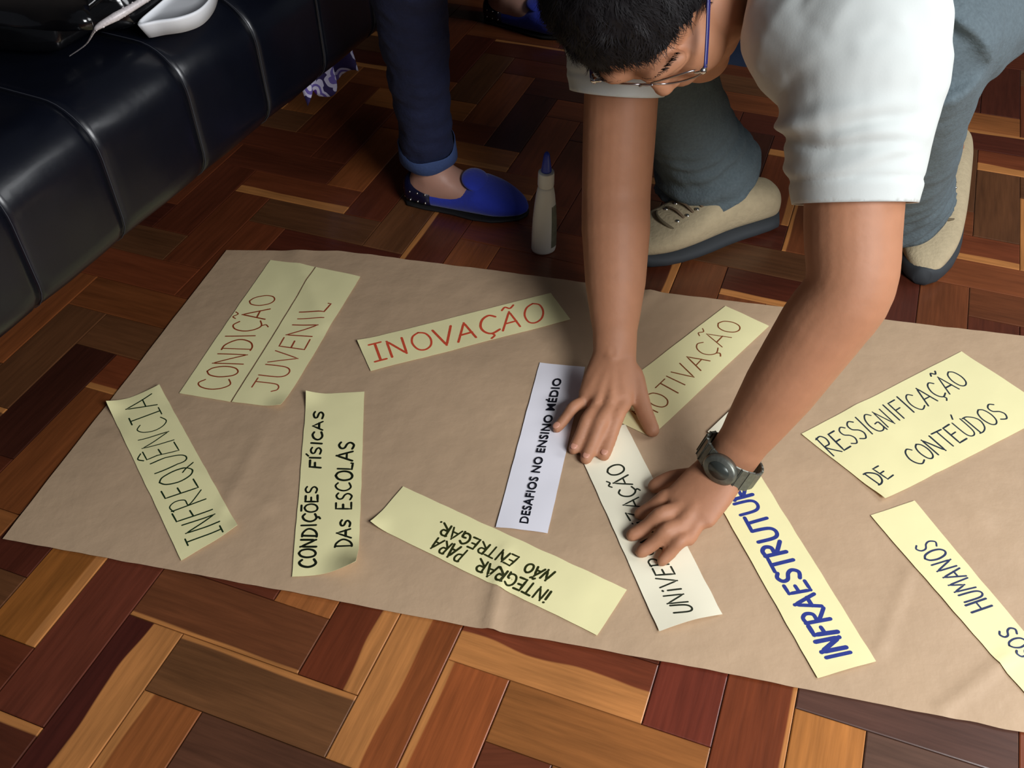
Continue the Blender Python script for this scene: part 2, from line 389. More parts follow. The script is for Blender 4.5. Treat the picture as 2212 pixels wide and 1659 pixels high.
def slip(label, corners, m, words, ink_rgb, width, seed, curls=(), lift=0.0012, name='paper_slip', group=None, edge_lift=0.0, notch=None):
    """corners = BL, BR, TR, TL pixels; curls = (corner index, height, reach)"""
    rng = random.Random(seed); C4 = [P(x, y, 0.004) for x, y in corners]; f = quad_map(C4); L1 = (C4[1] - C4[0]).length
    def extra_z(q):
        z = 0
        for ci, h_, r_ in curls:
            d = (Vector((q.x, q.y)) - Vector((C4[ci].x, C4[ci].y))).length
            if d < r_: z += h_ * (1 - d / r_) ** 1.7
        if edge_lift:
            a, b = (C4[3], C4[0]); ab = Vector((b.x - a.x, b.y - a.y)); n = Vector((-ab.y, ab.x)).normalized()
            d = abs((Vector((q.x, q.y)) - Vector((a.x, a.y))).dot(n)); t = (Vector((q.x, q.y)) - Vector((a.x, a.y))).dot(ab) / ab.length_squared
            z += edge_lift * max(0, 1 - d / .05) ** 1.5 * math.sin(max(0, min(1, t * 0.85 + .08)) * math.pi) ** 1.2
        return z
    def surf(x, y): return kz(x, y) + lift + 0.0009 * (0.5 + 0.5 * noise.noise(Vector((x * 14, y * 14, seed)))) + extra_z(Vector((x, y)))
    bm = bmesh.new(); nu = max(8, int(L1 / 0.006)); nv = max(6, int((C4[3] - C4[0]).length / 0.006)); g = []
    for i in range(nu + 1):
        row = []
        for j in range(nv + 1):
            q = f(i / nu, j / nv).copy()
            w1 = 0.0005 * noise.noise(Vector((i * .3, j * .3, seed)));
            if i in (0, nu) or j in (0, nv): q.x += w1; q.y += w1
            q.z = surf(q.x, q.y); row.append(bm.verts.new(q))
        g.append(row)
    for i in range(nu):
        for j in range(nv): bm.faces.new((g[i][j], g[i + 1][j], g[i + 1][j + 1], g[i][j + 1]))
    bmesh.ops.recalc_face_normals(bm, faces=bm.faces)
    for e in bm.edges: e.smooth = not e.is_boundary
    base = empty(name, (C4[0] + C4[2]) / 2)
    base.location.z = 0
    sh = child_at(obj('sheet', bm, m), base); sd = sh.modifiers.new('t', 'SOLIDIFY'); sd.thickness = 0.00025; sd.offset = 0
    tag(base, label, 'paper slip', group)
    if words:
        for text, quad in words:
            bm = bmesh.new()
            for pl in word_strokes(text, quad, rng):
                pts = []
                for p in pl:
                    q = P(p.x, p.y, 0.004); pts.append(Vector((q.x, q.y)))
                ribbon(bm, pts, width * rng.uniform(.85, 1.12), lambda x, y: surf(x, y) + 0.00035)
            for fc in bm.faces:
                if fc.normal.z < 0: fc.normal_flip()
            bm.normal_update()
            child_at(obj('lettering', bm, ink(ink_rgb), smooth=False), base)
    return base, surf
def crop(o, s): return lambda *q: [(o[0] + x / s, o[1] + y / s) for x, y in q]
c1 = crop((360, 520), 4.366); c2 = crop((200, 800), 3.770); c3 = crop((600, 820), 3.686); c4 = crop((740, 600), 4.254)
c5 = crop((780, 1030), 3.687); c6 = crop((1360, 640), 5.184); c7 = crop((1700, 740), 4.320); c8 = crop((1860, 1060), 3.6875)
c9 = crop((1240, 920), 3.606); c10 = crop((1520, 980), 3.318); c11 = crop((1040, 760), 4.048)

slip('yellow paper slip reading CONDIÇÃO in red, left half of the paired slips', [(387, 849), (497, 868), (680, 578), (584, 561)], MY,
     [('CONDIC,A~O', c1((585, 1410), (1050, 500), (815, 510), (285, 1400)))], (150, 66, 34), .0022, 1, lift=.0009)
slip('yellow paper slip reading JUVENIL in red, right half of the paired slips', [(501, 869), (608, 882), (779, 599), (683, 579)], MY,
     [('JUVENIL', c1((1040, 1440), (1570, 600), (1320, 600), (800, 1400)))], (162, 74, 48), .0022, 2, curls=[(1, .006, .03)], lift=.0016)
slip('yellow paper slip reading INFREQUÊNCIA in tall thin dark green letters, far left', [(516, 1143), (346, 835), (234, 878), (393, 1213)], MY,
     [('1NFREQUE^NC1A', c2((1070, 1335), (475, 190), (245, 275), (780, 1440)))], (26, 48, 24), .0018, 3, curls=[(2, .010, .03), (1, .004, .04), (0, .006, .035)], edge_lift=.002)
slip('yellow paper slip reading CONDIÇÕES FÍSICAS DAS ESCOLAS, its lower right corner curling up', [(774, 1238), (787, 847), (663, 853), (631, 1248)], MY,
     [('CONDIC,O_ES', c3((300, 1502), (318, 850), (228, 850), (163, 1502))), ("FI'SICAS", c3((340, 708), (362, 260), (288, 262), (252, 705))),
      ('DAS', c3((590, 1345), (572, 1118), (500, 1118), (450, 1345))), ('ESCOLAS', c3((580, 1035), (605, 492), (485, 490), (450, 1035)))],
     (22, 28, 14), .0028, 4, curls=[(0, .022, .05), (2, .008, .03)])
slip('yellow paper slip reading INOVAÇÃO in thick orange red crayon', [(801, 803), (1232, 690), (1190, 634), (772, 739)], MY,
     [('1NOVAC,A~O', c4((300, 785), (1870, 385), (1840, 225), (235, 640)))], (216, 84, 56), .0034, 5, curls=[(3, .003, .03)])
slip('yellow paper slip reading INTEGRAR PARA NÃO ENTREGAR, turned upside down', [(1354, 1275), (871, 1051), (801, 1133), (1290, 1374)], MY,
     [('iNTEGRAR', c5((1530, 925), (945, 655), (890, 735), (1465, 1010))), ('PARA', c5((850, 590), (610, 485), (525, 560), (770, 685))),
      ('NA~O', c5((1545, 770), (1330, 690), (1290, 750), (1470, 840))), ('ENTREGAR.', c5((1260, 650), (625, 355), (580, 435), (1185, 720)))],
     (46, 50, 18), .0026, 6, curls=[(2, .006, .03)], edge_lift=.0)
slip('white paper strip with the printed title DESAFIOS NO ENSINO MÉDIO in bold black', [(1183, 1154), (1264, 793), (1166, 783), (1071, 1140)], MWH, [], (20, 20, 30), .002, 7, name='title_strip', edge_lift=.002)
slip('yellow paper slip reading MOTIVAÇÃO in thin red, partly under the thumb', [(1406, 945), (1661, 705), (1567, 662), (1277, 884)], MY,
     [('MOTIVAC,A~O', c6((205, 1430), (1290, 325), (1050, 240), (15, 1310)))], (142, 78, 40), .0018, 8, curls=[(3, .004, .05)])
slip('pale paper slip reading UNIVERSALIZAÇÃO between the two hands', [(1560, 1329), (1351, 918), (1236, 945), (1424, 1366)], MYP,
     [('UNiVERSALiZAC,A~O', c9((925, 1470), (365, 285), (240, 320), (770, 1480)))], (40, 46, 34), .0022, 9, edge_lift=.006)
slip('pale yellow slip reading INFRAESTRUTURA in thick blue letters', [(1892, 1429), (1617, 988), (1509, 1013), (1766, 1466)], MY,
     [('INFRAESTRUTURA', c10((1060, 1445), (225, 110), (95, 150), (885, 1480)))], (46, 60, 140), .0048, 10, curls=[(2, .006, .04)], edge_lift=.002)
slip('wide yellow sheet reading RESSIGNIFICAÇÃO DE CONTEÚDOS at the right edge', [(1910, 1082), (2276, 892), (2077, 759), (1731, 938)], MY,
     [('RESSIGNIFICAC,A~O', c7((430, 1070), (1715, 375), (1565, 255), (270, 910))), ('DE', c7((845, 1345), (985, 1245), (855, 1160), (700, 1240))),
      ("CONTEU'DOS", c7((1210, 1160), (2075, 690), (1915, 560), (1060, 1030)))], (40, 50, 62), .0022, 11, curls=[(0, .004, .05)])
slip('yellow slip reading RECURSOS HUMANOS, cut by the right edge of the picture', [(2370, 1555), (1975, 1083), (1880, 1115), (2296, 1592)], MY,
     [('HUMANOS', c8((1045, 925), (575, 385), (420, 440), (885, 975))), ('RECURSOS', c8((1735, 1715), (1205, 1080), (1080, 1125), (1590, 1750)))],
     (50, 60, 96), .0023, 12, edge_lift=.02)
slip('blank pale slip of paper mostly hidden beneath the left forearm', [(1528, 935), (1652, 820), (1704, 868), (1582, 985)], MYP, [], (0, 0, 0), .002, 13, lift=.0028)
# printed title, bold sans capitals
def title():
    cu = bpy.data.curves.new('t', 'FONT'); cu.body = 'DESAFIOS NO ENSINO MÉDIO'; cu.offset = 0.004; cu.resolution_u = 3; cu.space_character = 1.06
    o = bpy.data.objects.new('t', cu); COL.objects.link(o); dg = bpy.context.evaluated_depsgraph_get(); dg.update()
    me = bpy.data.meshes.new_from_object(o.evaluated_get(dg)); bpy.data.objects.remove(o)
    bm = bmesh.new()
    for dx, dy in ((0, 0), (.020, 0), (-.020, 0), (0, .018), (.014, -.016), (-.014, .016)):
        m2 = me.copy()
        for v in m2.vertices: v.co.x += dx; v.co.y += dy
        bm.from_mesh(m2)
    bmesh.ops.subdivide_edges(bm, edges=[e for e in bm.edges if e.calc_length() > .3], cuts=2)
    x0 = min(v.co.x for v in bm.verts); x1 = max(v.co.x for v in bm.verts); caph = 0.7
    ys = sorted(v.co.y for v in bm.verts); 
    f = quad_map([Vector(q) for q in c11((408, 1515), (706, 240), (632, 238), (330, 1505))])
    capt = [v.co.y for v in bm.verts if v.co.x < x0 + .5]; y0, y1 = min(capt), max(capt)
    for v in bm.verts:
        p = f((v.co.x - x0) / (x1 - x0), (v.co.y - y0) / (y1 - y0)); q = P(p.x, p.y, .004)
        v.co = Vector((q.x, q.y, kz(q.x, q.y) + .0012 + .0009 + .0012 + .00004 * v.co.z))
    base = [o for o in bpy.data.objects if o.name.startswith('title_strip')][0]
    child_at(obj('printed_title', bm, ink((20, 22, 34)), smooth=False), base)
title()
# ------------------------------------------------------------------ black leather bench
UB = Vector((math.cos(math.radians(65.6)), math.sin(math.radians(65.6)), 0)); NB = Vector((UB.y, -UB.x, 0))
MLEA = mat('black_leather', lin(11, 14, 24), 0.32, 30, .25, 60, .06, spec=.5, coat=0.1)
MTHR = mat('seam_thread', lin(58, 60, 68), 0.6)
MBLK = mat('black_wood', lin(12, 11, 12), 0.5)
BZ0, BZ1, BD = 0.205, 0.395, -0.835
def bench():
    root = empty('leather_bench', (UB * 1.2 + NB * (BD - .25)))
    tag(root, 'long black leather bench with rounded front edge and stitched seams', 'bench')
    prof = []; r1, r2 = .065, .045
    def arc(cx, cz, r, a0, a1, n):
        for k in range(n + 1):
            a = math.radians(a0 + (a1 - a0) * k / n); prof.append((cx + r * math.cos(a), cz + r * math.sin(a)))
    prof.append((-.52, BZ0)); arc(-r2, BZ0 + r2, r2, -90, 0, 6); arc(-r1, BZ1 - r1, r1, 0, 90, 9)
    prof += [(-.16, BZ1 + .003), (-.26, BZ1 + .004), (-.40, BZ1 + .002), (-.50, BZ1 - .012), (-.53, BZ1 - .05)]
    seams = [(P(x, y, .375).dot(UB)) for x, y in ((60, 430), (270, 290), (440, 150))]
    sp = (seams[2] - seams[0]) / 2; s0 = seams[0] - 5 * sp
    cuts = [s0 + k * sp for k in range(5)] + seams + [seams[2] + k * sp for k in range(1, 10)]
    for a, b in zip(cuts, cuts[1:]):
        bm = bmesh.new(); rows = []; n = 14
        for i in range(n + 1):
            t = i / n; s_ = a + (b - a) * t; e = min(t, 1 - t) * (b - a); dip = .0018 * max(0, 1 - e / .006) ** 2
            puff = .0012 * math.sin(math.pi * t); row = []
            for px_, pz in prof:
                cx_, cz_ = -.26, (BZ0 + BZ1) / 2; d = Vector((px_ - cx_, pz - cz_)).normalized()
                x = px_ + d.x * (puff - dip); z = pz + d.y * (puff - dip)
                x += .0012 * noise.noise(Vector((s_ * 22, px_ * 25, pz * 25)))
                row.append(bm.verts.new(UB * s_ + NB * (BD + x) + Vector((0, 0, z))))
            rows.append(row)
        for i in range(n):
            for k in range(len(prof)):
                k2 = (k + 1) % len(prof); bm.faces.new((rows[i][k], rows[i][k2], rows[i + 1][k2], rows[i + 1][k]))
        bm.faces.new(rows[0][::-1]); bm.faces.new(rows[-1]); bmesh.ops.recalc_face_normals(bm, faces=bm.faces)
        child_at(obj('seat_panel', bm, MLEA), root)
    for s_ in cuts[1:-1]:
        bm = bmesh.new()
        pts = [UB * (s_ + .002) + NB * (BD + x * 1.0 - .0004) + Vector((0, 0, z - .0004)) for x, z in prof[1:-2]]
        loft(bm, pts, [.0005] * len(pts), 6, up=UB, closed_round=False); child_at(obj('seam', bm, MTHR), root)
    for s_, d_ in ((cuts[0] + .1, -.2), (cuts[0] + .1, -.47), (1.2, -.47), (cuts[-1] - .1, -.2), (cuts[-1] - .1, -.47)):
        bm = bmesh.new(); q = UB * s_ + NB * (BD + d_)
        loft(bm, [q, q + Vector((0, 0, BZ0 + .004))], [.022, .03], 12, up=UB, closed_round=False); child_at(obj('leg', bm, MBLK), root)
bench()

# ------------------------------------------------------------------ bag, tray, cloth on and under the bench
MPAT = mat('patent_black', lin(12, 12, 14), 0.16, 9, .2, 18, .5, coat=.5)
def handbag():
    root = empty('handbag', P(120, 90, BZ1)); tag(root, 'glossy black handbag with silvery frayed trim lying on the bench', 'handbag')
    zt = BZ1 + .006
    bm = bmesh.new()
    base = [P(-330, 118, zt + .004), P(-150, 122, zt + .004), P(60, 127, zt + .004), P(140, 124, zt + .004), P(205, 84, zt + .004), P(300, 72, zt + .004), P(395, 6, zt + .004), P(430, -60, zt + .004), P(300, -150, zt + .004), P(-200, -160, zt + .004), P(-420, -40, zt + .004)]
    cen = sum(base, Vector()) / len(base); layers = []
    for k, (sc, dz) in enumerate(((.97, 0), (1.0, .01), (.985, .03), (.95, .05), (.86, .064), (.6, .072), (.25, .075))):
        row = []
        for i in range(len(base) * 6):
            a = base[i // 6]; b = base[(i // 6 + 1) % len(base)]; q = a.lerp(b, (i % 6) / 6)
            w_ = .006 * noise.noise(q * 14 + Vector((0, 0, k * .4)))
            row.append(bm.verts.new(cen + (q - cen) * sc + Vector((w_, w_, dz + (w_ if k > 2 else 0)))))
        layers.append(row)
    n = len(layers[0])
    for a, b in zip(layers, layers[1:]):
        for i in range(n): bm.faces.new((a[i], a[(i + 1) % n], b[(i + 1) % n], b[i]))
    bm.faces.new(layers[0][::-1]); bm.faces.new(layers[-1]); bmesh.ops.recalc_face_normals(bm, faces=bm.faces)
    bd = child_at(obj('bag_body', bm, MPAT), root); sb = bd.modifiers.new('s', 'SUBSURF'); sb.levels = 1; sb.render_levels = 1
    # front flap
    bm = bmesh.new(); rows = []
    for i in range(15):
        t = i / 14; row = []
        for j in range(9):
            v = j / 8; q = P(-260 + 460 * t - 14 * v, 62 - 90 * v + 6 * math.sin(t * 9), zt + .072 + .018 * math.sin(v * math.pi * .8) + .004 * math.sin(t * 14 + v * 3))
            row.append(bm.verts.new(q))
        rows.append(row)
    for i in range(14):
        for j in range(8): bm.faces.new((rows[i][j], rows[i + 1][j], rows[i + 1][j + 1], rows[i][j + 1]))
    fp = child_at(obj('flap', bm, MPAT), root); so = fp.modifiers.new('s', 'SOLIDIFY'); so.thickness = .004
    # frayed glitter trim along the right edge
    rng = random.Random(3); path = [P(q[0], q[1], zt + q[2]) for q in ((150, 121, .004), (185, 96, .030), (203, 68, .055), (215, 56, .062), (250, 36, .068), (285, 16, .072), (330, -12, .074))]
    wid = [.0008, .0010, .0022, .0045, .0065, .0055, .005]
    bm = bmesh.new(); pp, rr = catmull(path, wid, 16)
    for i in range(len(pp) - 1):
        t = (pp[i + 1] - pp[i]).normalized()
        for k in range(3):
            c = pp[i] + CY * rng.uniform(-1, 1) * rr[i][0] * .75 + t * rng.uniform(-.001, .001)
            bmesh.ops.create_icosphere(bm, subdivisions=1, radius=rr[i][0] * rng.uniform(.2, .4), matrix=Matrix.Translation(c))
    loft(bm, pp, [r[0] * .75 for r in rr], 8, up=CY, closed_round=False)
    tr = child_at(obj('frayed_trim', bm, mat('silver_fray', lin(214, 206, 206), .45, 400, .4, metal=.1)), root); tag(tr, 'silvery frayed trim')
    bm = bmesh.new()
    for x, y in ((136, 41), (150, 40), (158, 41)):
        ball(bm, D(x, y, 1.125), (.0022, .0022, .0022), seg=10, rings=6)
    loft(bm, [D(134, 43, 1.13), D(160, 42, 1.13)], [.0016, .0016], 8)
    tag(child_at(obj('clasp', bm, mat('chrome', (.7, .7, .7, 1), .2, metal=1)), root), 'small silver clasp')
    bm = bmesh.new(); tube(bm, [D(-80, 30, 1.12), D(20, 32, 1.125), D(100, 37, 1.125), D(150, 38, 1.125), D(235, -30, 1.16), D(260, -90, 1.2)], [.006] * 6, 10)
    child_at(obj('strap', bm, MPAT), root)
handbag()
def tray():
    zt = BZ1 + .006; root = empty('tray', P(400, 0, BZ1)); tag(root, 'white rounded dish with a raised rim beside the handbag on the bench', 'dish')
    out = [P(x, y, zt) for x, y in ((308, 88), (350, 83), (400, 75), (440, 58), (466, 28), (478, -8), (484, -60), (470, -95), (436, -60), (400, 2), (350, 48))]
    ol = []
    n0 = len(out)
    for i in range(n0):
        p0, p1, p2, p3 = (out[(i + k - 1) % n0] for k in range(4))
        for k in range(5):
            t = k / 5; ol.append(0.5 * ((2 * p1) + (p2 - p0) * t + (2 * p0 - 5 * p1 + 4 * p2 - p3) * t * t + (3 * p1 - p0 - 3 * p2 + p3) * t ** 3))
    c = sum(ol, Vector()) / len(ol); bm = bmesh.new(); L_ = []
    for sc, dz in ((.80, 0), (.9, .0), (1.0, .018), (1.01, .021), (.985, .0225), (.955, .021), (.94, .0185), (.5, .0175), (.1, .0175)):
        L_.append([bm.verts.new(c + (q - c) * sc + Vector((0, 0, dz))) for q in ol])
    n = len(ol)
    for a, b in zip(L_, L_[1:]):
        for i in range(n): bm.faces.new((a[i], a[(i + 1) % n], b[(i + 1) % n], b[i]))
    bm.faces.new(L_[0][::-1]); bm.faces.new(L_[-1]); bmesh.ops.recalc_face_normals(bm, faces=bm.faces)
    child_at(obj('dish_body', bm, mat('white_plastic', lin(238, 240, 244), .35)), root)
tray()
def floral_material():
    mt = mat('floral_cloth', lin(200, 195, 230), .8); nt = mt.node_tree; b = nt.nodes['Principled BSDF']
    vo = nt.nodes.new('ShaderNodeTexVoronoi'); vo.inputs['Scale'].default_value = 34
    n = nt.nodes.new('ShaderNodeTexNoise'); n.inputs['Scale'].default_value = 26
    tc = nt.nodes.new('ShaderNodeTexCoord'); nt.links.new(tc.outputs['Object'], vo.inputs['Vector']); nt.links.new(tc.outputs['Object'], n.inputs['Vector'])
    ad = nt.nodes.new('ShaderNodeMath'); ad.operation = 'MULTIPLY_ADD'; ad.inputs[1].default_value = .7; nt.links.new(n.outputs['Fac'], ad.inputs[0]); nt.links.new(vo.outputs['Distance'], ad.inputs[2])
    cr = nt.nodes.new('ShaderNodeValToRGB'); e = cr.color_ramp.elements; cr.color_ramp.interpolation = 'CONSTANT'
    e[0].position = 0; e[0].color = lin(92, 44, 150); e[1].position = .52; e[1].color = lin(236, 232, 255)
    k = e.new(.66); k.color = lin(120, 104, 190); k = e.new(.8); k.color = lin(225, 222, 250); k = e.new(.95); k.color = lin(52, 40, 96)
    nt.links.new(ad.outputs[0], cr.inputs[0]); nt.links.new(cr.outputs[0], b.inputs['Base Color']); return mt
def cloth():
    a = P(646, 212, .13); b = P(756, 146, .13); bm = bmesh.new(); rows = []; nrm = NB
    for i in range(61):
        t = i / 60; row = []
        drop = .035 * abs(math.sin(t * 7.0 + .4)) + .012 * math.sin(t * 23)
        for j in range(15):
            v = j / 14; z = .222 - v * (.222 - (.105 + drop))
            q = a.lerp(b, t); q = q + NB * (.014 * math.sin(t * 13 + v) * (.3 + v) + .004 * math.sin(t * 29)); q.z = z
            row.append(bm.verts.new(q))
        rows.append(row)
    for i in range(60):
        for j in range(14): bm.faces.new((rows[i][j], rows[i + 1][j], rows[i + 1][j + 1], rows[i][j + 1]))
    o = obj('patterned_cloth', bm, floral_material()); s_ = o.modifiers.new('s', 'SOLIDIFY'); s_.thickness = .0015
    tag(o, 'purple and white patterned cloth hanging down below the bench', 'cloth')
cloth()

# ------------------------------------------------------------------ glue bottle
def bottle():
    b0 = P(1174, 540, 0); root = empty('glue_bottle', b0); tag(root, 'white plastic glue bottle with pointed blue cap standing on the parquet', 'bottle')
    rot = Matrix.Rotation(math.radians(8), 3, 'Z'); lean = Vector((.02, 0, 1))
    def rev(prof, sq=1.0, n=28, c=Vector((0, 0, 0))):
        bm = bmesh.new(); rows = []
        for r, z, f in prof:
            rows.append([bm.verts.new(b0 + c + rot @ Vector((r * math.cos(a), r * f * math.sin(a), 0)) + lean * z) for a in [2 * math.pi * k / n for k in range(n)]])
        for p, q in zip(rows, rows[1:]):
            for k in range(n): bm.faces.new((p[k], p[(k + 1) % n], q[(k + 1) % n], q[k]))
        bm.faces.new(rows[0][::-1]); bm.faces.new(rows[-1]); return bm
    MB = mat('bottle_plastic', lin(238, 238, 228), .4, spec=.5)
    body = [(.016, 0, .8), (.0185, .002, .8), (.0195, .006, .8), (.0195, .030, .8), (.0185, .060, .82), (.0165, .085, .86), (.0145, .103, .92), (.0125, .114, 1), (.0112, .119, 1)]
    child_at(obj('bottle_body', rev(body), MB), root)
    neck = [(.0112, .118, 1), (.0122, .1195, 1), (.0125, .121, 1), (.0122, .140, 1), (.0118, .1425, 1), (.006, .1435, 1)]
    child_at(obj('collar', rev(neck), MB), root)
    capp = [(.0078, .142, 1), (.0080, .145, 1), (.0060, .160, 1), (.0045, .170, 1), (.0036, .173, 1), (.0015, .1755, 1)]
    tag(child_at(obj('cap', rev(capp, n=20), mat('blue_cap', lin(46, 66, 176), .35)), root), 'pointed blue cap')
    # worn grey-green print wrapped on the front right
    bm = bmesh.new(); rows = []
    for i in range(17):
        z = .012 + .075 * i / 16; r = np.interp(z, [q[1] for q in body], [q[0] for q in body]) + .0003; f = .8 if z < .05 else .83; row = []
        for k in range(15):
            a = math.radians(-62 + 80 * k / 14); row.append(bm.verts.new(b0 + rot @ Vector((r * math.cos(a), r * f * math.sin(a) * 1.01, 0)) + lean * z))
        rows.append(row)
    for i in range(16):
        for k in range(14): bm.faces.new((rows[i][k], rows[i][k + 1], rows[i + 1][k + 1], rows[i + 1][k]))
    ml = mat('bottle_print', lin(120, 122, 104), .6, 90, .5)
    tag(child_at(obj('printed_label', bm, ml), root), 'dull grey green printed label')
bottle()

# ------------------------------------------------------------------ shoes
def shoe_frame(heel, toe, z=0.0, roll=0.0):
    x = Vector((toe.x - heel.x, toe.y - heel.y, 0)); L = x.length; x.normalize(); y = Vector((-x.y, x.x, 0))
    return lambda a, b, c: Vector((heel.x, heel.y, z)) + x * a + y * b + Vector((0, 0, c)), L
def shoe_loft(fr, xs, hw, z0, z1, off, n=20, sq=.75, round_ends=True):
    """D-shaped sections along the foot: xs stations, hw half widths, z0/z1 bottom/top, off sideways shift"""
    bm = bmesh.new(); rows = []
    for x, h_, a, b, o_ in zip(xs, hw, z0, z1, off):
        row = []
        for k in range(n):
            th = 2 * math.pi * k / n; cx_, cz_ = math.cos(th), math.sin(th)
            yy = math.copysign(abs(cx_) ** sq, cx_) * h_; zz = (a + b) / 2 + math.copysign(abs(cz_) ** (sq if cz_ < 0 else .9), cz_) * (b - a) / 2
            row.append(bm.verts.new(fr(x, o_ + yy, zz)))
        rows.append(row)
    for p, q in zip(rows, rows[1:]):
        for k in range(n): bm.faces.new((p[k], p[(k + 1) % n], q[(k + 1) % n], q[k]))
    bm.faces.new(rows[0][::-1]); bm.faces.new(rows[-1]); bmesh.ops.recalc_face_normals(bm, faces=bm.faces); return bm
def interp_st(xs, tab):
    X = [t[0] for t in tab]; return [[float(np.interp(x, X, [t[k] for t in tab])) for x in xs] for k in range(1, len(tab[0]))]
MLOAF = mat('blue_suede', lin(34, 52, 170), .9, 120, .12, 200, .2, sheen=.3)
MLOAFD = mat('navy_patent', lin(16, 16, 44), .35, spec=.5)
MSKINW = mat('skin_pale', lin(186, 140, 122), .5, 40, .06, 90, .08, sss=.08)
MSOLE = mat('dark_sole', lin(20, 18, 18), .7)
def loafer(heel, toe, root, mirror=1):
    fr, L = shoe_frame(heel, toe); k = L / .245
    xs = [0, .004, .012, .025, .05, .08, .11, .135, .15, .165, .185, .205, .222, .235, .242, .245]
    tab = [(0, .010, .008, .040, 0), (.012, .026, .003, .052, 0), (.05, .031, .003, .043, 0), (.10, .034, .003, .036, .002), (.135, .041, .003, .050, .003), (.150, .043, .003, .056, .003),
           (.185, .043, .003, .045, .004), (.215, .034, .004, .034, .004), (.235, .021, .006, .024, .003), (.245, .006, .010, .015, .002)]
    hw, a, b, o_ = interp_st(xs, tab)
    sh = child_at(obj('shoe', shoe_loft(fr, [x * k for x in xs], hw, a, b, [q * mirror for q in o_]), MLOAF), root); sb = sh.modifiers.new('s', 'SUBSURF'); sb.levels = 1; sb.render_levels = 2
    tag(sh, 'blue suede loafer')
    so = child_at(obj('sole', shoe_loft(fr, [x * k for x in xs], [h + .0015 for h in hw], [0.0003] * len(xs), [.008] * len(xs), [q * mirror for q in o_], sq=.6), MSOLE), sh)
    # rounded tongue, dark heel counter with metal studs
    bm = bmesh.new(); ty = .003 * mirror; dx = (fr(1, 0, 0) - fr(0, 0, 0)); dy = (fr(0, 1, 0) - fr(0, 0, 0))
    ax = ((dx * .94 - Vector((0, 0, .34))).normalized(), dy, (Vector((0, 0, .94)) + dx * .34).normalized())
    ball(bm, fr(.142 * k, ty, .0525), (.024, .030, .0085), ax, 24, 12); child_at(obj('tongue', bm, MLOAF), sh)
    hx = [-.0022, 0, .004, .012, .025, .045, .062]; h2, a2, b2, o2 = interp_st(hx, tab); h2[0] = .004; b2[0] = .035; a2[0] = .012
    child_at(obj('heel_counter', shoe_loft(fr, [x * k - .0012 for x in hx], [q + .0016 for q in h2], a2, [q + .0008 for q in b2], [q * mirror for q in o2]), MLOAFD), sh)
    st = bmesh.new()
    for x in (.006, .020, .036, .052):
        hh, aa, bb, oo = interp_st([x], tab)
        for sgn in (1, -1):
            for z in (.016, .031):
                ball(st, fr(x * k, sgn * (hh[0] + .0008) * (1.0 if z < .02 else .97), z), .0022, seg=8, rings=5)
    tag(child_at(obj('studs', st, mat('stud', (.6, .58, .55, 1), .25, metal=1)), sh), kind='stuff')
    return fr, k

# ------------------------------------------------------------------ seated woman: legs seen only
MDEN = mat('navy_denim', lin(24, 32, 66), .85, 160, .2, 260, .2)
MDENC = mat('navy_denim_inside', lin(58, 78, 124), .85, 160, .15, 260, .2)
def open_at(me, E, T, reach, band=0.0):
    """cut a remeshed garment open on the plane through E with outward direction T"""
    bm = bmesh.new(); bm.from_mesh(me); T = T.normalized()
    kill = [f for f in bm.faces if (f.calc_center_median() - E).dot(T) > 0 and (f.calc_center_median() - E).length < reach]
    bmesh.ops.delete(bm, geom=kill, context='FACES')
    for v in [v for v in bm.verts if not v.link_faces]: bm.verts.remove(v)
    rim = [v for v in bm.verts if v.is_boundary and (v.co - E).length < reach]
    for v in rim: v.co -= T * (v.co - E).dot(T)
    for _ in range(8):
        new = {}
        for v in rim:
            nb = [e.other_vert(v).co for e in v.link_edges if e.is_boundary]
            if len(nb) == 2: new[v] = v.co * .4 + (nb[0] + nb[1]) * .3
        for v, q in new.items(): v.co = q
    bm.to_mesh(me); bm.free(); me.update(); return me
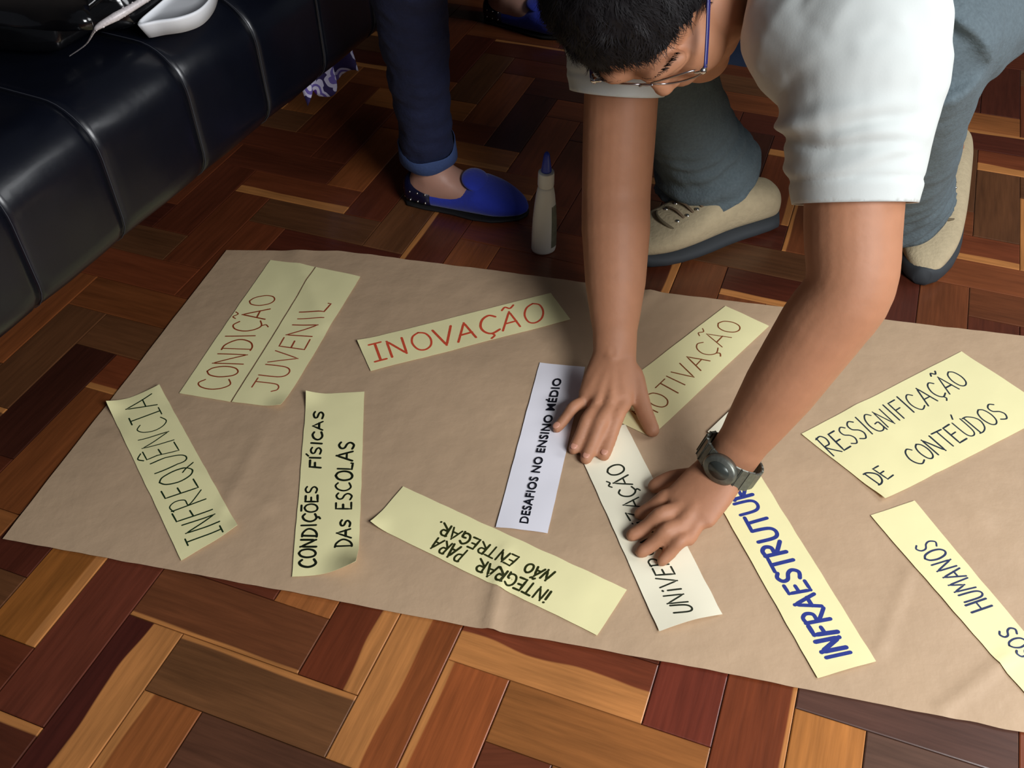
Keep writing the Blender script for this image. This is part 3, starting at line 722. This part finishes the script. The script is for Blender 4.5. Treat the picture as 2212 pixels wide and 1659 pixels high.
def woman():
    heelA, toeA = P(880, 426, 0), P(1140, 466, 0); heelB, toeB = P(1050, 38, 0), P(1245, 78, 0)
    root = empty('person', (heelA + heelB) / 2); tag(root, 'seated person in dark blue jeans with rolled cuffs and blue suede loafers', 'person')
    body = bmesh.new(); cuffs = []; hips = []; jeans = bmesh.new()
    for heel, toe, kpx, mir in ((heelA, toeA, (872, -110), 1), (heelB, toeB, (1040, -420), -1)):
        fr, k = loafer(heel, toe, root, mir)
        ank = fr(.045, 0, .085)
        # foot
        xs = [.012, .03, .05, .08, .11, .14, .17, .20]
        tab = [(.012, .02, .006, .050, 0), (.03, .027, .006, .075, 0), (.05, .031, .006, .085, 0), (.08, .031, .006, .074, 0), (.11, .033, .006, .058, .002), (.14, .037, .006, .046, .003), (.20, .035, .006, .028, .003)]
        hw, a, b, o_ = interp_st(xs, tab); fb = shoe_loft(fr, [x * k for x in xs], hw, a, b, [q * mir for q in o_]); me = bpy.data.meshes.new('t'); fb.to_mesh(me); fb.free(); body.from_mesh(me)
        knee = at_len(kpx[0], kpx[1], ank, .40, (pix(ank)[2]) - .18)
        hip = knee - NB * .36 + UB * (.22 if mir > 0 else .06) + Vector((0, 0, .05)); hips.append(hip)
        tube(body, [fr(.05, 0, .06), ank, ank.lerp(knee, .3), ank.lerp(knee, .6), knee, knee.lerp(hip, .5), hip], [.034, .028, .032, .038, .036, .044, .055], 20)
        q0 = ank + (knee - ank).normalized() * .012
        tube(jeans, [q0 - (knee - ank).normalized() * .03, q0, ank.lerp(knee, .25), ank.lerp(knee, .55), ank.lerp(knee, .85), knee + Vector((0, 0, .005)), knee.lerp(hip, .3), hip], [.043, .042, .042, .048, .053, .060, .068, .095], 26)
        cuffs.append((q0, (ank - knee).normalized()))
    hip = (hips[0] + hips[1]) / 2
    hd = (hips[1] - hips[0])
    for q_, r_ in ((body, .085), (jeans, .105)): tube(q_, [hips[0], hip + Vector((0, 0, .03)), hips[1]], [r_, r_ + .01, r_], 20); ball(q_, hip + Vector((0, 0, .06)), (r_ * 1.3, r_ * 1.3, r_))
    child_at(link('body', remesh(body, .006, 5), MSKINW), root)
    me = remesh(jeans, .0055, 4)
    for E_, T_ in cuffs: open_at(me, E_, T_, .09)
    displace(me, lambda c, n_: .0035 * noise.noise(Vector((c.x * 22, c.y * 22, c.z * 34))) + .002 * noise.noise(c * 60))
    jn = child_at(link('jeans', me, MDEN), root); s_ = jn.modifiers.new('s', 'SOLIDIFY'); s_.thickness = .002
    for (E_, T_), tw in zip(cuffs, (1, 2)):
        bm = bmesh.new(); up = Vector((0, 1, 0)); rr = []; n = 40
        x = T_.cross(Vector((0, 1, 0))).normalized(); y = T_.cross(x)
        for s0_, rad in ((-.024, .0445), (-.022, .0462), (.002, .0472), (.004, .0458), (.003, .042)):
            rr.append([bm.verts.new(E_ + T_ * (s0_ + .002 * math.sin(3 * t + tw)) + (x * math.cos(t) + y * math.sin(t)) * (rad + .0012 * math.sin(5 * t + s0_ * 90))) for t in [2 * math.pi * q / n for q in range(n)]])
        for a, b in zip(rr, rr[1:]):
            for q in range(n): bm.faces.new((a[q], a[(q + 1) % n], b[(q + 1) % n], b[q]))
        bmesh.ops.recalc_face_normals(bm, faces=bm.faces); tag(child_at(obj('cuff', bm, MDENC), root), 'rolled lighter blue cuff')
woman()
# ------------------------------------------------------------------ crouching man
MSK = mat('skin_tan', lin(180, 126, 94), .6, 55, .10, 220, .05, sss=.08)
MHAIR = mat('black_hair', lin(24, 21, 23), .62, spec=.25)
MSHIRT = mat('white_cotton', lin(208, 213, 210), .9, 20, .03, 420, .03)
MJEAN = mat('grey_denim', lin(90, 103, 109), .9, 240, .28, 300, .3)
MSNK = mat('cream_suede', lin(182, 166, 134), .9, 90, .16, 200, .3)
MRUB = mat('grey_rubber', lin(52, 56, 60), .75)
def man():
    a3 = lambda x, y, z: CX * x + CY * y - FW * z
    HU = a3(-.67, .02, .75).normalized(); HF = a3(-.12, -.985, -.07); HF = (HF - HU * HF.dot(HU)).normalized(); HL = HU.cross(HF)
    _a = math.radians(12); HF, HU = HF * math.cos(_a) - HU * math.sin(_a), HU * math.cos(_a) + HF * math.sin(_a)
    hinge = D(1522, 150, 1.0); HC = hinge - HF * .090 - HL * .070
    h = lambda f, l, u: HC + HF * f + HL * l + HU * u
    # joints
    shR = D(1352, 5, 1.205); elR = D(1331, 420, 1.285); wrR = P(1328, 768, .050)
    shL = D(1862, 70, .965); elL = D(1836, 618, 1.005); wrL = P(1572, 1003, .060)
    ankL = P(1972, 470, .10); heelL, toeL = P(2042, 338, 0), P(1988, 616, 0)
    kneeL = at_len(1985, 95, ankL, .41, 1.05); hipL = at_len(2222, -135, kneeL, .40, 1.32)
    ankR = P(1560, 400, .10); heelR, toeR = P(1668, 470, 0), P(1330, 560, 0)
    kneeR = at_len(1325, -100, ankR, .42, 1.30); hipR = hipL + Vector((-.12, .17, 0))
    root = empty('person', Vector(((ankL.x + ankR.x) / 2, (ankL.y + ankR.y) / 2, 0)))
    tag(root, 'man in white t-shirt and glasses crouching over the kraft paper with both hands on it', 'person')
    pel = (hipL + hipR) / 2 + Vector((0, 0, .02)); neck = (shL + shR) / 2; neck = neck + (pel - neck).normalized() * .085 + Vector((.03, .02, -.01))
    # ---- skin
    bm = bmesh.new()
    A = lambda *k: (HF * 1, HL * 1, HU * 1)
    ax = (HF, HL, HU)
    ball(bm, h(-.010, 0, .035), (.098, .077, .090), ax, 32, 24)
    ball(bm, h(.033, 0, -.042), (.062, .066, .086), ax, 32, 24)
    ball(bm, h(.066, 0, -.104), (.030, .036, .026), ax); ball(bm, h(.035, 0, -.085), (.054, .062, .040), ax)
    for s in (1, -1):
        ball(bm, h(.056, .036 * s, -.034), (.036, .032, .042), ax); ball(bm, h(.014, .050 * s, -.062), (.050, .028, .048), ax)
        tube(bm, [h(.086, .008 * s, .020), h(.089, .028 * s, .026), h(.078, .050 * s, .018)], [.010, .011, .009], 12)
        ball(bm, h(.094, .012 * s, -.032), (.010, .009, .008), ax)
        # ear: rim, lobe and hollow
        tube(bm, [h(.008, .074 * s, -.020), h(-.006, .080 * s, -.026), h(-.018, .086 * s, .0), h(-.014, .087 * s, .022), h(.002, .083 * s, .026), h(.010, .077 * s, .010)], [.006, .006, .006, .006, .005, .005], 10)
        ball(bm, h(-.006, .077 * s, .002), (.014, .006, .022), ax); ball(bm, h(.001, .077 * s, -.028), (.007, .005, .008), ax)
        tube(bm, [h(.080, .018 * s, .004), h(.084, .032 * s, .006), h(.075, .047 * s, .002)], [.008, .0105, .007], 12)   # eyelids, lowered
    tube(bm, [h(.088, 0, .010), h(.094, 0, -.012), h(.100, 0, -.028)], [.008, .0085, .0115], 14); ball(bm, h(.100, 0, -.030), (.0125, .0125, .011), ax)
    tube(bm, [h(.080, .024, -.066), h(.093, .010, -.062), h(.093, -.010, -.062), h(.080, -.024, -.066)], [.005, .007, .007, .005], 10)
    tube(bm, [h(.079, .022, -.072), h(.091, 0, -.074), h(.079, -.022, -.072)], [.005, .008, .005], 10)
    tube(bm, [h(-.015, 0, -.02), h(-.020, 0, -.075), h(-.022, 0, -.115).lerp(neck, .45), neck, neck.lerp(pel, .15)], [.058, .056, .058, .066, .09], 22)
    tube(bm, [neck.lerp(pel, .12), neck.lerp(pel, .35), neck.lerp(pel, .7), pel], [(.15, .085), (.155, .095), (.13, .085), (.14, .09)], 24)
    tube(bm, [shR, neck, shL], [.055, .06, .055], 18)
    for sh_, el, wr, c in ((shR, elR, wrR, 0), (shL, elL, wrL, 1)):
        tube(bm, [sh_, sh_.lerp(el, .35), sh_.lerp(el, .75), el, el.lerp(wr, .22), el.lerp(wr, .55), el.lerp(wr, .85), wr],
             [.054, .051 - .003 * (1 - c), .049 - .002 * (1 - c), .0455, .0455, .040, (.0295, .026), (.0285, .022)], 24, up=Vector((0, -.6, .8)))
    hmL, hmR = P(1932, 428, .088), P(1530, 368, .09)
    for a, k, hm, hl, to in ((hipL, kneeL, hmL, heelL, toeL), (hipR, kneeR, hmR, heelR, toeR)):
        an = hl.lerp(to, .30) + Vector((0, 0, .085))
        tube(bm, [a, a.lerp(k, .5), k.lerp(a, .05), k.lerp(hm, .3), k.lerp(hm, .7), hm.lerp(an, .4), an, an - Vector((0, 0, .04))], [.07, .060, .040, .038, .032, .022, .016, .014], 18)
    # ---- hands
    def finger(pts, r0):
        r = [r0 * q for q in (1.12, 1.05, 1.0, 1.02, .93, .93, .84)]
        tube(bm, pts, r[:len(pts)] if len(pts) <= 7 else r, 12, sub=3)
    def hand(wr, mcps, tips, thumb, zs, r0=.0096):
        cen = sum(mcps, Vector()) / 4
        for i, (mc, tp) in enumerate(zip(mcps, tips)):
            base = wr.lerp(mc, .35); d = (tp - mc); L_ = d.length; upv = Vector((0, 0, 1))
            p1 = mc + d * .42; p1.z = mc.z * .5 + tp.z * .5 + .010; p2 = mc + d * .75; p2.z = tp.z + .006
            rr = r0 * (1.0, 1.02, .98, .86)[i]
            finger([base, mc, mc.lerp(p1, .5) + upv * .0005, p1, p1.lerp(p2, .5), p2, tp], rr)
        tube(bm, [wr - (cen - wr).normalized() * .01, wr.lerp(cen, .45), cen - (cen - wr) * .12], [(.027, .020), (.034, .0155), (.036, .0125)], 20)
        t0, t1, t2, t3 = thumb
        tube(bm, [wr.lerp(t0, .5), t0, t1, t2, t3], [.014, .0155, .0125, .0115, .0098], 14, sub=3)
    hand(wrR, [P(1349, 866, .030), P(1318, 876, .034), P(1287, 880, .031), P(1262, 866, .026)],
         [P(1305, 983, .0105), P(1266, 990, .0105), P(1240, 970, .0105), P(1203, 925, .0105)],
         [P(1366, 812, .036), P(1381, 856, .026), P(1393, 893, .017), P(1409, 929, .0115)], None)
    hand(wrL, [P(1474, 1064, .032), P(1466, 1098, .036), P(1473, 1132, .034), P(1492, 1158, .028)],
         [P(1383, 1110, .0115), P(1366, 1156, .0115), P(1386, 1192, .0115), P(1430, 1212, .0115)],
         [P(1535, 1032, .034), P(1492, 1032, .028), P(1452, 1036, .020), P(1416, 1050, .0135)], None)
    me = remesh(bm, .0031, 4)
    # palm tendons and skin relief on the right hand
    def relief(c, n_):
        d = .00012 * noise.noise(c * 160)
        for mc in (P(1349, 866, .03), P(1318, 876, .034), P(1287, 880, .031), P(1262, 866, .026)):
            ab = mc - wrR; t = max(.25, min(1, (c - wrR).dot(ab) / ab.length_squared)); q = (c - (wrR + ab * t)); q.z = 0
            if t < 1 and (c - wrR).length < .14 and n_.z > .2: d += .0016 * math.exp(-(q.length / .0045) ** 2)
        return d
    displace(me, relief)
    body = child_at(link('body', me, MSK), root)
    # nails
    def nail(tip, d, w_=.0052):
        bm = bmesh.new(); d = d.normalized(); s_ = Vector((-d.y, d.x, 0)).normalized(); u_ = s_.cross(d) * -1
        if u_.z < 0: u_ = -u_
        vs = []
        ball(bm, tip + u_ * .0066 - d * .001, (.0055, w_ * .9, .0016), (d, s_, u_), 12, 8)
        return bm
    nb = bmesh.new()
    for tp, mc in zip([P(1305, 983, .0105), P(1266, 990, .0105), P(1240, 970, .0105), P(1203, 925, .0105), P(1409, 929, .0115)],
                      [P(1340, 900, .02), P(1300, 910, .02), P(1275, 905, .02), P(1240, 890, .02), P(1393, 893, .017)]):
        b2 = nail(tp, tp - mc); t = bpy.data.meshes.new('t'); b2.to_mesh(t); b2.free()
        child_at(link('fingernail', t, bpy.data.materials.get('nail') or mat('nail', lin(206, 148, 124), .4)), body)
    # mole on the cheek
    bm = bmesh.new(); ball(bm, h(.040, .0655, -.035), (.0016, .0016, .0016), seg=10, rings=6); child_at(obj('mole', bm, mat('mole', lin(110, 70, 64), .6)), body)
    # eyebrows and stubble-free lips
    bm = bmesh.new(); rng = random.Random(4)
    for s in (1, -1):
        for k in range(240):
            t = rng.random(); l = .012 + .042 * t; f = .0975 - .006 * (t * 2 - .6) ** 2 - .012 * t * t; u = .027 + .004 * math.sin(t * 2.6) + rng.uniform(-.0024, .0024)
            a = h(f, l * s, u); d = (HL * s * .8 + HU * rng.uniform(-.1, .2) + HF * rng.uniform(-.2, .15)).normalized() * .006
            loft(bm, [a, a + d], [.0003, .0001], 4, closed_round=False)
    tag(child_at(obj('eyebrows', bm, MHAIR), body), kind='stuff')
    # ---- hair: a cap plus locks
    bm = bmesh.new()
    ball(bm, h(-.016, 0, .043), (.105, .088, .099), ax, 40, 30); ball(bm, h(-.045, 0, .0), (.066, .074, .075), ax, 24, 18)
    me = remesh(bm, .004, 3)
    bm = bmesh.new(); bm.from_mesh(me)
    def uncut(c):
        v = c - HC; f, l, u = v.dot(HF), v.dot(HL), v.dot(HU)
        if f > .055 and u < (.066 - l * .42 if l > 0 else .066 + l * 1.0) + .008 * noise.noise(c * 60): return False            # forehead
        if f > .010 and u < .048 + .012 * noise.noise(c * 50) and abs(l) < .2 and f <= .055: return u > .048 - (.055 - f) * 1.2 or (f < .026 and u > -.012)
        if f > -.022 and u < .022 and f < .012: return (abs(l) > .06 and f > .002 and u > -.014)
        return u > -.070
    bmesh.ops.delete(bm, geom=[f for f in bm.faces if not uncut(f.calc_center_median())], context='FACES')
    bm.to_mesh(me); bm.free(); me.update(); displace(me, lambda c, n_: .003 * noise.noise(c * 70) + .003 * noise.noise(c * 30))
    hair = child_at(link('hair', me, MHAIR), root); rng = random.Random(9); polys = [(p.center.copy(), p.normal.copy()) for p in me.polygons]
    V, Fc = [], []
    for k in range(21000):
        c, n_ = polys[rng.randrange(len(polys))]; n_ = -n_ if (c - h(-.01, 0, .03)).dot(n_) < 0 else n_
        v = c - HC; sw = (-HU * .4 + HF * (.9 if v.dot(HF) > 0 else .2) + HL * (.3 if v.dot(HL) > 0 else -.3)); sw = (sw - n_ * sw.dot(n_))
        sw += Vector((noise.noise(c * 38), noise.noise(c * 38 + Vector((9, 0, 0))), noise.noise(c * 38 + Vector((0, 9, 0))))) * 1.5
        sw = (sw - n_ * sw.dot(n_)).normalized(); Ln = rng.uniform(.011, .023); sd = n_.cross(sw).normalized() * rng.uniform(.0003, .0006)
        p = c - n_ * .001; cur = rng.uniform(-1, 1) * .5; side = n_.cross(sw); b0 = len(V)
        for i in range(5):
            t = i / 4; q = p + n_ * (Ln * (.50 * t - .28 * t * t)) + sw * (Ln * .85 * t) + side * (Ln * cur * t * t)
            ww = sd * (1 - t * .8); V += [q - ww, q + ww]
        for i in range(4): Fc.append((b0 + 2 * i, b0 + 2 * i + 1, b0 + 2 * i + 3, b0 + 2 * i + 2))
    me = bpy.data.meshes.new('hair_strands'); me.from_pydata([tuple(v) for v in V], [], Fc); me.update()
    tag(child_at(link('strands', me, MHAIR), hair), kind='stuff')
    # ---- glasses
    g = child_at(empty('glasses', h(.095, 0, 0)), root) ; tag(g, 'thin metal framed glasses with dark blue temple arms')
    gm = mat('frame_metal', (.42, .40, .42, 1), .25, metal=1); gb = mat('temple_blue', lin(44, 44, 110), .35)
    for s in (1, -1):
        bm = bmesh.new(); pts = []
        for k in range(25):
            t = 2 * math.pi * k / 24; l = .034 + .028 * math.copysign(abs(math.cos(t)) ** .8, math.cos(t)); u = -.004 + .019 * math.copysign(abs(math.sin(t)) ** .8, math.sin(t))
            pts.append(h(.100 - .010 * (l / .062) ** 2, l * s, u))
        loft(bm, pts, [.0011] * len(pts), 8, up=HF, closed_round=False); rim = child_at(obj('rim', bm, gm), g)
        bm = bmesh.new(); vs = [bm.verts.new(p - HF * .0003) for p in pts[:-1]]; bm.faces.new(vs)
        gl = bpy.data.materials.get('lens') or mat('lens', (1, 1, 1, 1), .02)
        gl.node_tree.nodes['Principled BSDF'].inputs['Transmission Weight'].default_value = 1; gl.node_tree.nodes['Principled BSDF'].inputs['IOR'].default_value = 1.02
        child_at(obj('lens', bm, gl), rim)
        bm = bmesh.new(); tube(bm, [h(.092, .062 * s, .004), h(.091, .0705 * s, .004), h(.086, .073 * s, .004)], [.0022, .0028, .0024], 10); ball(bm, h(.091, .0705 * s, .004), .0042, seg=12, rings=8)
        tag(child_at(obj('hinge', bm, mat('bright_metal', (.8, .78, .76, 1), .2, metal=1)), g), 'bright metal hinge')
        bm = bmesh.new(); tube(bm, [h(.088, .0735 * s, .004), h(.050, .0765 * s, .006), h(.0, .080 * s, .010), h(-.018, .081 * s, .004), h(-.028, .078 * s, -.018)], [(.0015, .0030)] * 5, 10, up=HU)
        child_at(obj('temple_arm', bm, gb), g)
    bm = bmesh.new(); tube(bm, [h(.1015, .008, .004), h(.1005, 0, .007), h(.1015, -.008, .004)], [.0013] * 3, 8); child_at(obj('bridge', bm, gm), g)
    # ---- wristwatch on the left wrist
    wa = (wrL - elL).normalized(); wc = wrL - wa * .006; wch = empty('wristwatch', wc); child_at(wch, root); tag(wch, 'dark grey metal wristwatch')
    bu = (Vector((0, 0, 1)) - wa * wa.z).normalized(); bu = (bu * .55 - FW * .8); bu = (bu - wa * bu.dot(wa)).normalized(); bs = wa.cross(bu)
    mw = mat('watch_metal', lin(118, 120, 112), .4, 300, .35, metal=.7); md = mat('watch_dark', lin(70, 74, 70), .25, metal=.4)
    for k in range(22):
        t = 2 * math.pi * (k + .5) / 22
        c = wc + bs * math.sin(t) * .0365 + bu * math.cos(t) * .030; tt = (bs * math.cos(t) * .0365 - bu * math.sin(t) * .030).normalized(); nn = tt.cross(wa)
        bm = bmesh.new(); bmesh.ops.create_cube(bm, size=1)
        for v in bm.verts: q = v.co.copy(); v.co = c + wa * q.x * .024 + tt * q.y * .0088 + nn * q.z * .0034
        bmesh.ops.bevel(bm, geom=bm.edges[:], offset=.0009, segments=1, affect='EDGES')
        child_at(obj('strap_link', bm, mw, smooth=False), wch)
    fc = wc + bu * .031
    bm = bmesh.new(); loft(bm, [fc - bu * .004, fc + bu * .003, fc + bu * .006], [(.0205, .0165), (.021, .017), (.0185, .0145)], 32, up=wa, closed_round=False); cs = child_at(obj('watch_case', bm, mw), wch)
    bm = bmesh.new(); loft(bm, [fc + bu * .006, fc + bu * .0068], [(.0130, .0100), (.0128, .0098)], 32, up=wa, closed_round=False); child_at(obj('dial', bm, md), cs)
    # ---- shirt
    eL = D(1845, 440, .99); eR = D(1333, 200, 1.245)
    tL = (eL - shL).normalized(); tR = (eR - shR).normalized()
    bm = bmesh.new(); tor = [neck.lerp(pel, -.02), neck.lerp(pel, .10), neck.lerp(pel, .32), neck.lerp(pel, .60), neck.lerp(pel, .86), neck.lerp(pel, .98)]
    tube(bm, tor, [(.08, .06), (.15, .09), (.185, .115), (.18, .108), (.172, .105), (.172, .108)], 36)
    tube(bm, [shR + Vector((0, 0, .01)), neck + Vector((0, 0, -.01)), shL + Vector((0, 0, .005))], [.075, .078, .085], 24)
    tube(bm, [shL + (shR - shL) * .12, shL + tL * .03, shL.lerp(eL, .40), shL.lerp(eL, .75), eL, eL + tL * .03], [.088, .086, .078, .069, .060, .060], 32, up=Vector((0, -.6, .8)))
    tube(bm, [shR + (shL - shR) * .12, shR + tR * .03, shR.lerp(eR, .6), eR, eR + tR * .03], [.082, .078, .068, .0600, .0600], 32, up=Vector((0, -.6, .8)))
    tube(bm, [neck.lerp(pel, .45), neck.lerp(pel, .8) + (shL - shR).normalized() * .08, D(2120, -25, 1.24)], [.08, .085, .05], 20)
    # loose front hanging between the arms
    f0 = neck.lerp(pel, .22) + Vector((0, 0, -.05)); f1 = D(1660, 30, 1.27); f2 = D(1655, 118, 1.30)
    tube(bm, [f0, f0.lerp(f1, .5), f1, f2], [(.12, .06), (.09, .045), (.060, .030), (.050, .016)], 24, up=Vector((.8, .5, .2)))
    me = remesh(bm, .0036, 9)
    ribsL = [(.46, .010, -.6), (.60, .009, .5), (.74, .007, -.9), (.86, .005, .3)]
    def folds(c, n_):
        d = .0018 * noise.noise(Vector((c.x * 14, c.y * 14, c.z * 30))) + .0010 * noise.noise(c * 48)
        v = c - shL; t = v.dot(tL) / (eL - shL).length; rv = v - tL * v.dot(tL)
        if -.1 < t < 1.2 and rv.length < .12:
            sx = rv.dot(CX) / .08; inner = max(0, min(1, .62 - sx * .75)) * max(0, min(1, (.12 - rv.length) / .03)) * max(0, min(1, (t + .1) / .15))
            for q, w_, sl in ribsL:
                e = (t - q - sl * .10 * sx + .07 * noise.noise(c * 13)); d += .0048 * w_ / .01 * inner * math.exp(-(e / .045) ** 2) - .0040 * w_ / .01 * inner * math.exp(-((e - .075) / .032) ** 2)
            d *= 1 - .85 * max(0, min(1, (t - .74) / .16))
            z_ = (t - 1) * (eL - shL).length
            d += .0014 / (1 + math.exp(-(z_ + .021) / .0012)) - .0013 * math.exp(-((z_ + .023) / .0030) ** 2)
        v = c - shR; z_ = v.dot(tR) - (eR - shR).length; rv = v - tR * v.dot(tR)
        if rv.length < .09 and z_ > -.1:
            wz = max(0, min(1, (z_ + .10) / .03)) * max(0, min(1, (.09 - rv.length) / .02)); d *= 1 - .7 * wz
            d += wz * (.0014 / (1 + math.exp(-(z_ + .021) / .0012)) - .0013 * math.exp(-((z_ + .023) / .0030) ** 2))
            d += wz * .003 * math.exp(-((z_ + .05 + .02 * rv.dot(CX) / .05) / .012) ** 2)
        return d
    displace(me, folds); open_at(me, eL, tL, .10); open_at(me, eR, tR, .11)
    sh = child_at(link('t_shirt', me, MSHIRT), root); s_ = sh.modifiers.new('s', 'SOLIDIFY'); s_.thickness = .0018; s_.offset = -1
    # printed part of the shirt front
    nt = MSHIRT.node_tree; b = nt.nodes['Principled BSDF']; src = b.inputs['Base Color'].links[0].from_socket
    ge = nt.nodes.new('ShaderNodeNewGeometry')
    def plane_mask(o_, nrm, k=400):
        vs = nt.nodes.new('ShaderNodeVectorMath'); vs.operation = 'SUBTRACT'; vs.inputs[1].default_value = o_; nt.links.new(ge.outputs['Position'], vs.inputs[0])
        vd = nt.nodes.new('ShaderNodeVectorMath'); vd.operation = 'DOT_PRODUCT'; vd.inputs[1].default_value = nrm; nt.links.new(vs.outputs[0], vd.inputs[0])
        mm = nt.nodes.new('ShaderNodeMath'); mm.operation = 'MULTIPLY'; mm.use_clamp = True; mm.inputs[1].default_value = k; nt.links.new(vd.outputs['Value'], mm.inputs[0]); return mm.outputs[0]
    def mul(a, c):
        mm = nt.nodes.new('ShaderNodeMath'); mm.operation = 'MULTIPLY'; nt.links.new(a, mm.inputs[0]); nt.links.new(c, mm.inputs[1]); return mm.outputs[0]
    dn = (f2 - f1).normalized(); low = plane_mask(D(1655, 95, 1.22), -CY)
    ds = nt.nodes.new('ShaderNodeVectorMath'); ds.operation = 'DISTANCE'; ds.inputs[1].default_value = D(1655, 128, 1.21); nt.links.new(ge.outputs['Position'], ds.inputs[0])
    lt = nt.nodes.new('ShaderNodeMath'); lt.operation = 'LESS_THAN'; lt.inputs[1].default_value = .115; nt.links.new(ds.outputs['Value'], lt.inputs[0]); fr_ = lt.outputs[0]
    near = mul(low, fr_); gsel = plane_mask(D(1664, 120, 1.26), CX)
    mx = nt.nodes.new('ShaderNodeMix'); mx.data_type = 'RGBA'; mx.inputs[6].default_value = lin(28, 62, 120); mx.inputs[7].default_value = lin(58, 140, 40); nt.links.new(gsel, mx.inputs[0])
    m2 = nt.nodes.new('ShaderNodeMix'); m2.data_type = 'RGBA'; nt.links.new(near, m2.inputs[0]); nt.links.new(src, m2.inputs[6]); nt.links.new(mx.outputs[2], m2.inputs[7]); nt.links.new(m2.outputs[2], b.inputs['Base Color'])
    # ---- jeans
    bm = bmesh.new(); ends = []
    for a, k, an, hm, rh, rk in ((hipL, kneeL, ankL, hmL, (.084, .084), .074), (hipR, kneeR, ankR, hmR, (.092, .084), .066)):
        d = (hm - k).normalized()
        tube(bm, [pel, a, a.lerp(k, .5), k.lerp(a, .08)], [(.15, .11), .105, .096, .080], 30)
        tube(bm, [k.lerp(a, .06), k + (k - a).normalized() * .0, k.lerp(hm, .3), k.lerp(hm, .6), k.lerp(hm, .85), hm, hm + d * .02], [.078, .078, rk, rk - .002, rk + .002, rh, rh], 30)
        ends.append((hm, d))
    ball(bm, pel, (.16, .13, .12)); me = remesh(bm, .005, 7)
    cr = D(2062, 205, 1.12)
    def jf(c, n_):
        d = .0032 * noise.noise(Vector((c.x * 18, c.y * 18, c.z * 30))) + .0016 * noise.noise(c * 55)
        for (hm, dd), kk in zip(ends, (kneeL, kneeR)):
            z_ = (c - hm).dot(dd)
            if -.14 < z_ < 0 and (c - hm).length < .17: d += .0045 * math.sin(z_ * 190 + 5 * noise.noise(c * 12)) * (1 + z_ / .14)
        return d
    displace(me, jf)
    TL_ = (P(2020, 560, .02) - P(1975, 430, .12)).normalized()
    open_at(me, ends[0][0] + ends[0][1] * .0, ends[0][1], .13)
    open_at(me, *ends[1], .14)
    jn = child_at(link('jeans', me, MJEAN), root); s_ = jn.modifiers.new('s', 'SOLIDIFY'); s_.thickness = .0025; s_.offset = -1
    # ---- shoes
    def sneaker(heel, toe, mir):
        fr, L = shoe_frame(heel, toe); k = L / .30
        xs = [0, .004, .012, .03, .06, .09, .12, .15, .18, .21, .235, .26, .28, .292, .298, .300]
        tab = [(0, .012, .016, .050, 0), (.012, .030, .016, .072, 0), (.04, .036, .016, .080, 0), (.08, .037, .016, .086, 0), (.12, .040, .016, .090, .002), (.16, .045, .016, .078, .004),
               (.20, .048, .016, .062, .005), (.24, .045, .016, .052, .005), (.27, .036, .016, .046, .004), (.292, .020, .016, .036, .002), (.30, .006, .018, .026, .001)]
        hw, a, b_, o_ = interp_st(xs, tab)
        up_ = child_at(obj('shoe', shoe_loft(fr, [x * k for x in xs], hw, a, b_, [q * mir for q in o_], 24), MSNK), root); sb = up_.modifiers.new('s', 'SUBSURF'); sb.levels = 1; sb.render_levels = 2
        child_at(obj('sole', shoe_loft(fr, [x * k for x in xs], [q + .0045 for q in hw], [.0005] * len(xs), [.024 + (.006 if i > 11 else 0) for i in range(len(xs))], [q * mir for q in o_], 24, .55), MRUB), up_)
        # tongue, toe seam, laces and eyelets
        bm = bmesh.new()
        tube(bm, [fr(.205 * k, -.036 + .004 * mir, .047), fr(.222 * k, -.020 + .004 * mir, .0565), fr(.228 * k, .004 * mir, .0595), fr(.222 * k, .020 + .004 * mir, .0565), fr(.205 * k, .036 + .004 * mir, .047)], [.0024] * 5, 8)
        child_at(obj('toe_seam', bm, mat('dark_seam', lin(104, 92, 70), .9)), up_)
        for s in (1, -1):
            for q, x in enumerate((.205, .188, .171)):
                z = float(np.interp(x, [t[0] for t in tab], [t[3] for t in tab])); c = fr(x * k, .018 * s + .004 * mir, z - .0005)
                bm = bmesh.new(); ball(bm, c, (.0036, .0036, .0024), seg=12, rings=8); child_at(obj('eyelet', bm, bpy.data.materials.get('eyelet') or mat('eyelet', (.75, .74, .70, 1), .2, metal=1)), up_)
        for q, x in enumerate((.202, .186, .170)):
            z = float(np.interp(x, [t[0] for t in tab], [t[3] for t in tab])) + .002
            bm = bmesh.new(); tube(bm, [fr(x * k, -.018 + .004 * mir, z), fr((x - .004) * k, .004 * mir, z + .004), fr((x - .008) * k, .018 + .004 * mir, z)], [(.0024, .0012)] * 3, 8)
            child_at(obj('lace', bm, bpy.data.materials.get('lace') or mat('lace', lin(116, 96, 74), .9)), up_)
    sneaker(heelL, toeL, -1); sneaker(heelR, toeR, 1)
man()
